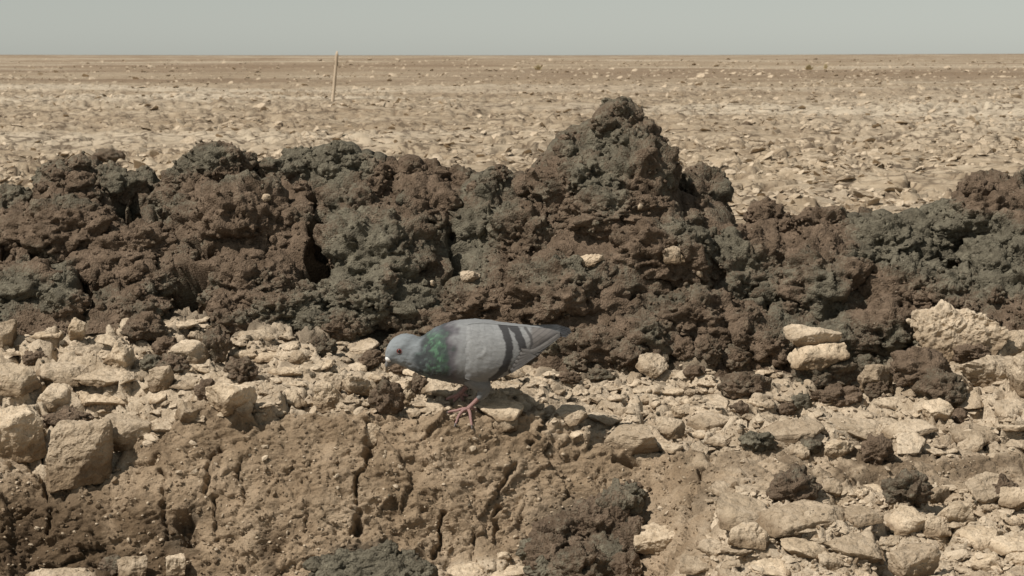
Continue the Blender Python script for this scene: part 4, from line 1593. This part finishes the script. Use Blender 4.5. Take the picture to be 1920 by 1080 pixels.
# flight feathers behind the second bar
rear = sstep(983, 992, WX + (WY - 640) * .32 + jag * 2)
wmix((.155, .140, .130), rear)
wmix((.245, .242, .236), np.exp(-((WX - 988) / 6.5) ** 2 - ((WY - 634) / 17) ** 2) * 1.3)
wmix((.045, .042, .042), sstep(3.4, 1.2, dist_poly(WX, WY, [(984, 612), (995, 625), (997, 640), (993, 652), (986, 662)]) + jag * 1.5) * .8)
d1 = dist_poly(WX, WY, seg_bars[0]) + jag * 1.8 + fcell * 1.6
d2 = dist_poly(WX, WY, seg_bars[1]) + jag * 1.8 + fcell * 1.6
wmix((.042, .041, .042), sstep(8.0, 6.0, d1 + sstep(680, 706, WY) * 1.5))
wmix((.042, .041, .042), sstep(7.4, 5.6, d2))
wmix((.060, .058, .058), np.exp(-((WX - 984) / 12) ** 2 - ((WY - 668) / 10) ** 2))
lines = .5 + .5 * np.sin((WY * .80 + (WX - 1000) * .52) * .85)
wmix((.075, .070, .068), sstep(.80, .95, lines) * rear * .6)
wmix((.10, .095, .092), sstep(1024, 1044, WX) * .8)
# relief: rounded covert feathers
f1, f2, Rw, Dw = worley(np.stack([WX.ravel() / 15, (WY.ravel()) / 10, 0 * WX.ravel() + .5], 1), 341)
relw = ((.6 - f1) * .0007 + (Rw[:, 0] - .5) * .0004).reshape(WX.shape) * sstep(945, 925, WX)
relw += np.exp(-((np.hypot(WX - 898, (WY - 645) * .9) - 14) / 3) ** 2) * .0007 * (WX > 896) * (WY > 632)
wn = np.zeros_like(wf)
wn[:, 1] = -1
for side in (1, -1):
    W2 = wf + wn * relw.reshape(-1, 1)
    if side < 0:
        W2 = W2.copy()
        W2[:, 1] = 2 * YB - W2[:, 1]
    inner = W2.copy()
    inner[:, 1] += side * .0022
    f = grid_faces(NS, NU)
    m0 = NS * NU
    edge = []
    for i in range(NS - 1):
        edge += [(i * NU + NU - 1, (i + 1) * NU + NU - 1, m0 + (i + 1) * NU + NU - 1, m0 + i * NU + NU - 1), ((i + 1) * NU, i * NU, m0 + i * NU, m0 + (i + 1) * NU)]
    for i in range(NU - 1):
        edge += [((NS - 1) * NU + i + 1, (NS - 1) * NU + i, m0 + (NS - 1) * NU + i, m0 + (NS - 1) * NU + i + 1), (i, i + 1, m0 + i + 1, m0 + i)]
    FA = np.concatenate([f, f[:, ::-1] + m0, np.array(edge)])
    if side < 0:
        FA = FA[:, ::-1]
    cc = np.concatenate([colw.reshape(-1, 3)] * 2)
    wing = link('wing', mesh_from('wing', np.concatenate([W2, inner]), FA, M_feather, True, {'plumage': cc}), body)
    # long primaries, each lying over the next along the lower rear edge
    for k in range(6):
        o1 = k * 4.6
        t0, t1 = (956 + k * 4, 688 - k * 7.6), (1050 - o1 * 1.9, 622.5 + o1 * 1.35)
        mx, my = (t0[0] + t1[0]) / 2 + 2, (t0[1] + t1[1]) / 2
        dtip = -22 - k * 3.6
        dmid = -np.interp(mx, [950, 980, 1010, 1035, 1050], [60, 52, 40, 29, 22]) - 2.5
        droot = -np.interp(t0[0], [950, 980, 1010], [59, 52, 40]) - .5
        V, Fq, PX, PY, U = feather_strip([(t0[0], t0[1] - 4), (mx - 3, my - 4), (t1[0] - 7, t1[1] - 2), (t1[0], t1[1] + 2)],
                                         [(t0[0] + 3, t0[1] + 5), (mx + 3, my + 5.0), (t1[0] - 1, t1[1] + 6.0), (t1[0] + 1, t1[1] + 4)],
                                         [droot, dmid, (dmid + dtip) / 2 - 1.5, dtip], 1.2, 26, 6, 1.0)
        if side < 0:
            V = V.copy()
            V[:, 1] = 2 * YB - V[:, 1]
            Fq = Fq[:, ::-1]
        sh = .155 - .012 * (k % 2)
        c = np.repeat(np.array([[sh, sh * .93, sh * .88]]), len(V), 0)
        e_ = sstep(.72, .98, U)[:, None]
        c = c * (1 - e_) + np.array([.055, .052, .05]) * e_
        link('primary_feather', mesh_from('primary_feather', V, Fq, M_feather, True, {'plumage': c}), wing)


def tube(points, radii, n=14, sub=6, caps=True):
    pts = np.array(points, float)
    s0 = np.arange(len(pts))
    s = np.linspace(0, len(pts) - 1, (len(pts) - 1) * sub + 1)
    C = np.stack([cubic(s, s0, pts[:, k]) for k in range(3)], 1)
    Rr = np.interp(s, s0, radii)
    T = np.gradient(C, axis=0)
    T /= np.linalg.norm(T, axis=1, keepdims=True)
    up = np.array([.31, .93, .17])
    A = np.cross(T, up)
    A /= np.linalg.norm(A, axis=1, keepdims=True)
    Bn = np.cross(T, A)
    an = np.linspace(0, 2 * np.pi, n, endpoint=False)
    V = C[:, None, :] + Rr[:, None, None] * (A[:, None, :] * np.cos(an)[None, :, None] + Bn[:, None, :] * np.sin(an)[None, :, None])
    V = V.reshape(-1, 3)
    f = grid_faces(len(s), n, True)
    nv = len(V)
    V = np.concatenate([V, C[:1], C[-1:]])
    cap = [((i + 1) % n, i, nv, nv) for i in range(n)] + [((len(s) - 1) * n + i, (len(s) - 1) * n + (i + 1) % n, nv + 1, nv + 1) for i in range(n)]
    return V, f, cap, nv


def tube_obj(name, points, radii, mat, parent, n=14, col=None):
    V, f, cap, nv = tube(points, radii, n)
    tri = np.array([[a, b, c] for a, b, c, _ in cap])
    ft = np.concatenate([np.stack([f[:, 0], f[:, 1], f[:, 2]], 1), np.stack([f[:, 0], f[:, 2], f[:, 3]], 1), tri])
    cols = {'plumage': np.repeat(np.array([col]), len(V), 0)} if col is not None else None
    return link(name, mesh_from(name, V, ft, mat, True, cols), parent)


K_ = KB
# near leg
BV_S = BV_T
thigh = tube_obj('feathered_thigh', [bp3(886, 700, -20), bp3(902, 716, -24), bp3(907, 728, -24), bp3(902, 739, -23), bp3(897, 744, -22)],
                 [24 * K_, 19 * K_, 12.5 * K_, 8.5 * K_, 6 * K_], M_feather, body, 18, (.165, .170, .172))
ankle = bp3(899, 741, -22)
knuckle = bp3(878, 763, -23)
leg = tube_obj('leg', [ankle, bp3(893, 748, -22), bp3(886, 755, -22.5), knuckle], [5.0 * K_, 4.2 * K_, 3.9 * K_, 4.6 * K_], M_leg, body)


def on_ground(px, py, lift):
    h = hit(px, py)
    d_ = (CAMV - h).normalized()
    return np.array(h + d_ * lift + Vector((0, 0, lift * .5)), np.float32)


TOES = [[(878, 763), (868, 770), (860, 780), (856, 790), (854, 795)], [(878, 763), (881, 774), (882.5, 785), (884, 795), (884.5, 799)],
        [(878, 763), (866, 767), (856, 770), (847, 771), (840, 773)], [(878, 763), (886, 765), (893, 769)]]
gy = [knuckle[1]]
for k, t in enumerate(TOES):
    pts = [knuckle]
    nT = len(t)
    yEnd = float(np.clip(hit(*t[-1]).y - .004, knuckle[1] - .045, knuckle[1] + .03))
    for j, (tx_, ty__) in enumerate(t[1:], 1):
        Yj = knuckle[1] + (yEnd - knuckle[1]) * j / (nT - 1)
        pts.append(np.array(at(tx_, ty__, Yj), np.float32))
    rad = np.linspace(3.4, 2.0, nT) * K_
    toe = tube_obj('toe', pts, rad, M_leg, leg, 12)
    dv = pts[-1] - pts[-2]
    dv = dv / np.linalg.norm(dv)
    tube_obj('claw', [pts[-1] - dv * .001, pts[-1] + dv * .004, pts[-1] + dv * .007 + np.array([0, 0, -.003])], [2.2 * K_, 1.5 * K_, .4 * K_], M_claw, leg, 8)
# far leg, stepping, in the shade under the body
tube_obj('feathered_thigh', [bp3(880, 702, 22), bp3(882, 714, 25), bp3(878, 723, 26), bp3(874, 728, 26)], [20 * K_, 14 * K_, 8.5 * K_, 6 * K_], M_feather, body, 16, (.15, .155, .158))
kn2 = bp3(862, 742, 27)
leg2 = tube_obj('leg', [bp3(875, 727, 26), bp3(869, 734, 26), kn2], [5 * K_, 4.3 * K_, 4.6 * K_], M_leg, body)
for tt in ([(862, 742), (852, 747), (843, 750), (836, 754)], [(862, 742), (856, 750), (850, 757)], [(862, 742), (866, 750), (868, 757)], [(862, 742), (870, 744), (876, 747)]):
    pts = [bp3(a, b, 27 + 3 * j) for j, (a, b) in enumerate(tt)]
    tube_obj('toe', pts, np.linspace(4, 2.4, len(tt)) * K_, M_leg, leg2, 10)

# beak, cere, eyes


def ellipsoid(name, c, r, mat, parent, rot=None, n=3):
    D_, F_ = ico(n)
    V = D_ * np.array(r, np.float32)
    return link(name, mesh_from(name, V, F_, mat, True), parent, Vector(c), rot)


beak = tube_obj('beak', [bp3(733, 672, 0), bp3(728, 679, 0), bp3(726, 683, 0), bp3(725, 686.5, 0), bp3(725.5, 690, 0)], [7.5 * K_, 5.4 * K_, 4.2 * K_, 3.2 * K_, 1.0 * K_], M_beak, body)
tube_obj('lower_beak', [bp3(738, 677, 0), bp3(733, 682, 0), bp3(730, 685, 0), bp3(728.5, 688, 0)], [6 * K_, 4.0 * K_, 2.8 * K_, 1.0 * K_], M_beak, body)
for sgn_ in (-1, 1):
    ellipsoid('cere', bp3(728.0, 673.0, sgn_ * 7.5), (6.2 * K_, 5.2 * K_, 4.6 * K_), M_cere, beak, (0, math.radians(38), 0))
    xe, ye = 750.0, 656.0
    t_, b_, w_ = (float(v) for v in body_at(np.array(xe)))
    ce, he = (t_ + b_) / 2, (b_ - t_) / 2
    de = w_ * (1 - abs((ye - ce) / he) ** 2.25) ** (1 / 2.25)
    eye = ellipsoid('eye', bp3(xe, ye, sgn_ * (de - 2.2)), (5.2 * K_, 4.4 * K_, 5.0 * K_), M_iris, body)
    ellipsoid('pupil', np.array([0.0 - .4 * K_, sgn_ * 3.4 * K_, 0.0]), (3.1 * K_, 1.6 * K_, 3.1 * K_), M_pupil, eye)
    an = np.linspace(0, 2 * np.pi, 15)
    ring = [bp3(xe + 5.6 * math.cos(a), ye + 5.0 * math.sin(a), sgn_ * (de - .2)) for a in an]
    tube_obj('eyelid', ring, [1.0 * K_] * 15, M_lid, eye if False else body, 8)


# ------------------------------------------------------------------ stones stuck in the ridge, heap below the bank, stake, far shrubs
for it in RIDGE_ITEMS:
    kind, x0, y0, x1, y1, name, cat, label = it
    cx, cy = (x0 + x1) / 2, (y0 + y1) / 2
    best = None
    for o in [c for c in ridge.children if c.name.startswith('soil_lump')]:
        me = o.data
    dg = bpy.context.evaluated_depsgraph_get()
    ok, loc, nrm, fi, ob, _m = scene.ray_cast(dg, CAMV, ray(cx, cy).normalized(), distance=5.6)
    h = loc if ok else at(cx, cy, 4.7)
    k = h.y / F
    wx, hv = (x1 - x0) * k, (y1 - y0) * k
    seed = int(x0 * 3 + y0)
    V_, F_ = rock_points(level(x1 - x0) , (wx * 1.05, wx * .7, hv * 1.05), seed)
    o = link(name, mesh_from(name, V_, F_, M_clay, False), None, (h.x, h.y - wx * .05, h.z), (random.gauss(0, .1), random.gauss(0, .1), random.uniform(-.3, .3)))
    tag(o, label, cat)

# dark soil heap at the foot of the bank, and a lower one beside it


def heap(name, label, lumps, tones, seed0, cat='soil heap'):
    root = None
    for k, (cx, cy, rx, ry, dY, tone) in enumerate(lumps):
        Yh = min(hit(cx, min(cy + ry, 1120)).y, hit(cx, cy).y) - .01 + dY
        sc = Yh / F
        wx, hz = 2 * rx * sc, 2 * ry * sc
        C_ = at(cx, cy, Yh + wx * .12)
        n = 6 if rx > 61 else (5 if rx > 20 else (4 if rx > 9 else 3))
        V_, F_ = clod_points(n, (wx, min(wx, hz * 1.5) * .9, hz), seed0 + k)
        cols = {'zone': np.full((len(V_), 3), tone * .8 - .05, np.float32)}
        o = link('soil_lump' if root else name, mesh_from('soil_lump', V_, F_, M_clod, True, cols), root)
        if root is None:
            o.location = C_
            root = o
            base = C_
        else:
            o.location = C_ - base
    tag(root, label, cat)
    return root


r8 = random.Random(81)
L1 = [(1120, 1005, 62, 58, 0, .3), (1158, 962, 34, 46, 0, .6), (1178, 926, 20, 20, 0, .2), (1060, 1010, 50, 36, 0, .3), (1030, 1046, 44, 34, -.01, .3),
      (1140, 1058, 50, 40, -.03, .6), (1085, 1070, 50, 36, -.03, .5), (1184, 1016, 18, 44, -.005, .2), (1172, 1074, 28, 30, -.03, .4)]
for k in range(46):
    t_ = r8.random()
    x_ = 1195 - 205 * r8.random() ** 1.3
    ytop = np.interp(x_, [985, 1050, 1110, 1150, 1195], [1030, 985, 950, 920, 915])
    q_ = 7 * math.exp(abs(r8.gauss(0, .6)))
    L1.append((x_, ytop + (1090 - ytop) * r8.random(), q_ * r8.uniform(1, 1.5), q_, -.012, r8.choice([.1, .25, .45, .7])))
heap('soil_heap', 'heap of dark crumbly soil with a steep shaded side at the foot of the bank', L1, None, 8100)
L2 = [(700, 1066, 60, 28, 0, 1.0), (640, 1066, 34, 22, 0, .95), (752, 1066, 40, 24, 0, .8), (672, 1092, 50, 26, -.02, 1.0), (735, 1094, 44, 26, -.02, .9)]
for k in range(34):
    x_ = r8.uniform(585, 805)
    ytop = np.interp(x_, [585, 640, 700, 760, 805], [1060, 1032, 1022, 1036, 1066])
    q_ = 7 * math.exp(abs(r8.gauss(0, .55)))
    L2.append((x_, ytop + (1090 - ytop) * r8.random(), q_ * r8.uniform(1, 1.5), q_, -.010, r8.choice([.7, .9, 1.0])))
heap('soil_heap', 'low heap of grey-green soil lying along the bottom edge below the bank', L2, None, 8200)

# wooden stake far out on the plain
Ys = CAMZ * F / (186 - 103)
zs = ground_z((624 - 960) / F * Ys, Ys, BV_G)
m, t, b = new_mat('weathered_wood')
nb = NB(t)
co = nb.n('ShaderNodeTexCoord').outputs['Object']
mp = nb.n('ShaderNodeMapping')
mp.inputs['Scale'].default_value = (30, 30, 2.5)
nb.l(co, mp.inputs['Vector'])
nn = nb.noise(mp.outputs[0], 1.5, 5, .6)
nb.l(nb.mix(nb.ramp(nn, [(.35, 0.0), (.65, 1.0)]), (.40, .315, .23), (.56, .46, .345)), b.inputs['Base Color'])
nb.bump([nn], [.01], .8, b)
p0 = at(623, 188, Ys)
p1 = at(632, 98, Ys)
p0.z = min(p0.z, zs) - .05
L = (p1 - p0).length
ns, nc = 24, 12
ang = np.linspace(0, 2 * np.pi, nc, endpoint=False)
V = []
for i in range(ns):
    tt = i / (ns - 1)
    rr = .025 * (1 - .05 * tt) * (1 + .07 * math.sin(tt * 17)) * (1 if i < ns - 1 else .75)
    bend = .018 * math.sin(tt * 3.6)
    for a in ang:
        wob = 1 + .12 * math.sin(2 * a + 1.3) + .06 * math.sin(5 * a + tt * 9)
        V.append((bend + rr * wob * math.cos(a), rr * wob * math.sin(a), tt * L + (.02 * math.sin(a * 2 + 1) if i == ns - 1 else 0)))
V += [(0.018 * math.sin(3.6), 0, L)]
fq = grid_faces(ns, nc, True)
ft = np.concatenate([fq[:, [0, 1, 2]], fq[:, [0, 2, 3]], np.array([((ns - 1) * nc + i, (ns - 1) * nc + (i + 1) % nc, ns * nc) for i in range(nc)])])
stake = link('wooden_stake', mesh_from('wooden_stake', V, ft, m, True))
stake.location = p0
stake.rotation_euler = (p1 - p0).to_track_quat('Z', 'Y').to_euler()
tag(stake, 'leaning weathered wooden stake standing alone on the plain', 'stake')
mb, t, b = new_mat('dark_binding')
b.inputs['Base Color'].default_value = (.16, .13, .09, 1)
Vb = []
for i in range(4):
    for a in ang:
        Vb.append((.012 + .029 * math.cos(a), .029 * math.sin(a), L * .76 + i * .018 + .008 * math.sin(a)))
fb = grid_faces(4, nc, True)
link('binding', mesh_from('binding', Vb, fb, mb, True), stake)

# dry shrubs towards the horizon
m, t, b = new_mat('dry_shrub_leaves')
nb = NB(t)
nn = nb.noise(nb.n('ShaderNodeTexCoord').outputs['Object'], 4, 3, .6)
nb.l(nb.mix(nn, (.40, .33, .20), (.55, .46, .29)), b.inputs['Base Color'])
for (px, py, wpx, hpx, lab) in ((1009, 131, 20, 13, 'small grey-green shrub far out on the plain, right of the stake'),
                               (1517, 128, 22, 13, 'low yellowish shrub far out above the ridge, the fuller of two'),
                               (1548, 127, 9, 12, 'thin upright yellowish shrub far out, next to a fuller one')):
    Yd = CAMZ * F / (py - 103)
    k = Yd / F
    c0 = at(px, py, Yd)
    zz = ground_z(c0.x, Yd, BV_G)
    r = random.Random(px)
    V, Fc = [], []
    for i in range(70):
        a = r.uniform(0, 6.28)
        rad = (r.random() ** .6) * wpx * k / 2
        x0, y0 = rad * .3 * math.cos(a), rad * .3 * math.sin(a)
        hgt = hpx * k * r.uniform(.35, 1) * (1 - .5 * (rad / (wpx * k / 2)) ** 2)
        x1, y1 = rad * math.cos(a), rad * math.sin(a)
        wv = .07 * k * 30 / 2
        i0 = len(V)
        V += [(x0 - wv * .4, y0, -.05), (x0 + wv * .4, y0, -.05), ((x0 + x1) / 2 + wv, (y0 + y1) / 2, hgt * .6), ((x0 + x1) / 2 - wv, (y0 + y1) / 2, hgt * .6), (x1, y1, hgt)]
        Fc += [(i0, i0 + 1, i0 + 2), (i0, i0 + 2, i0 + 3), (i0 + 3, i0 + 2, i0 + 4)]
    o = link('dry_shrub', mesh_from('dry_shrub', V, Fc, m, False), None, (c0.x, Yd, zz))
    tag(o, lab, 'shrub')
# two dark clods on the near plain
for (x0, y0, x1, y1, lab) in ((176, 274, 228, 300, 'dark brown clod lying on the pale flat behind the ridge'),
                              (1388, 210, 1410, 228, 'small dark clod on the flat, right of the ridge peak'),
                              (1418, 386, 1446, 398, 'small flat clod just behind the low part of the ridge')):
    cx = (x0 + x1) / 2
    Yd = CAMZ * F / (y1 - 3 - 103)
    k = Yd / F
    wx = (x1 - x0) * k
    C_ = at(cx, (y0 + y1) / 2, Yd)
    C_.z = ground_z(C_.x, Yd, BV_G) + (y1 - y0) * k * .35
    V_, F_ = clod_points(4, (wx, wx * .8, (y1 - y0) * k), x0)
    o = link('soil_clod', mesh_from('soil_clod', V_, F_, M_clod, True, {'zone': np.full((len(V_), 3), .2, np.float32)}), None, C_)
    tag(o, lab, 'soil clod')
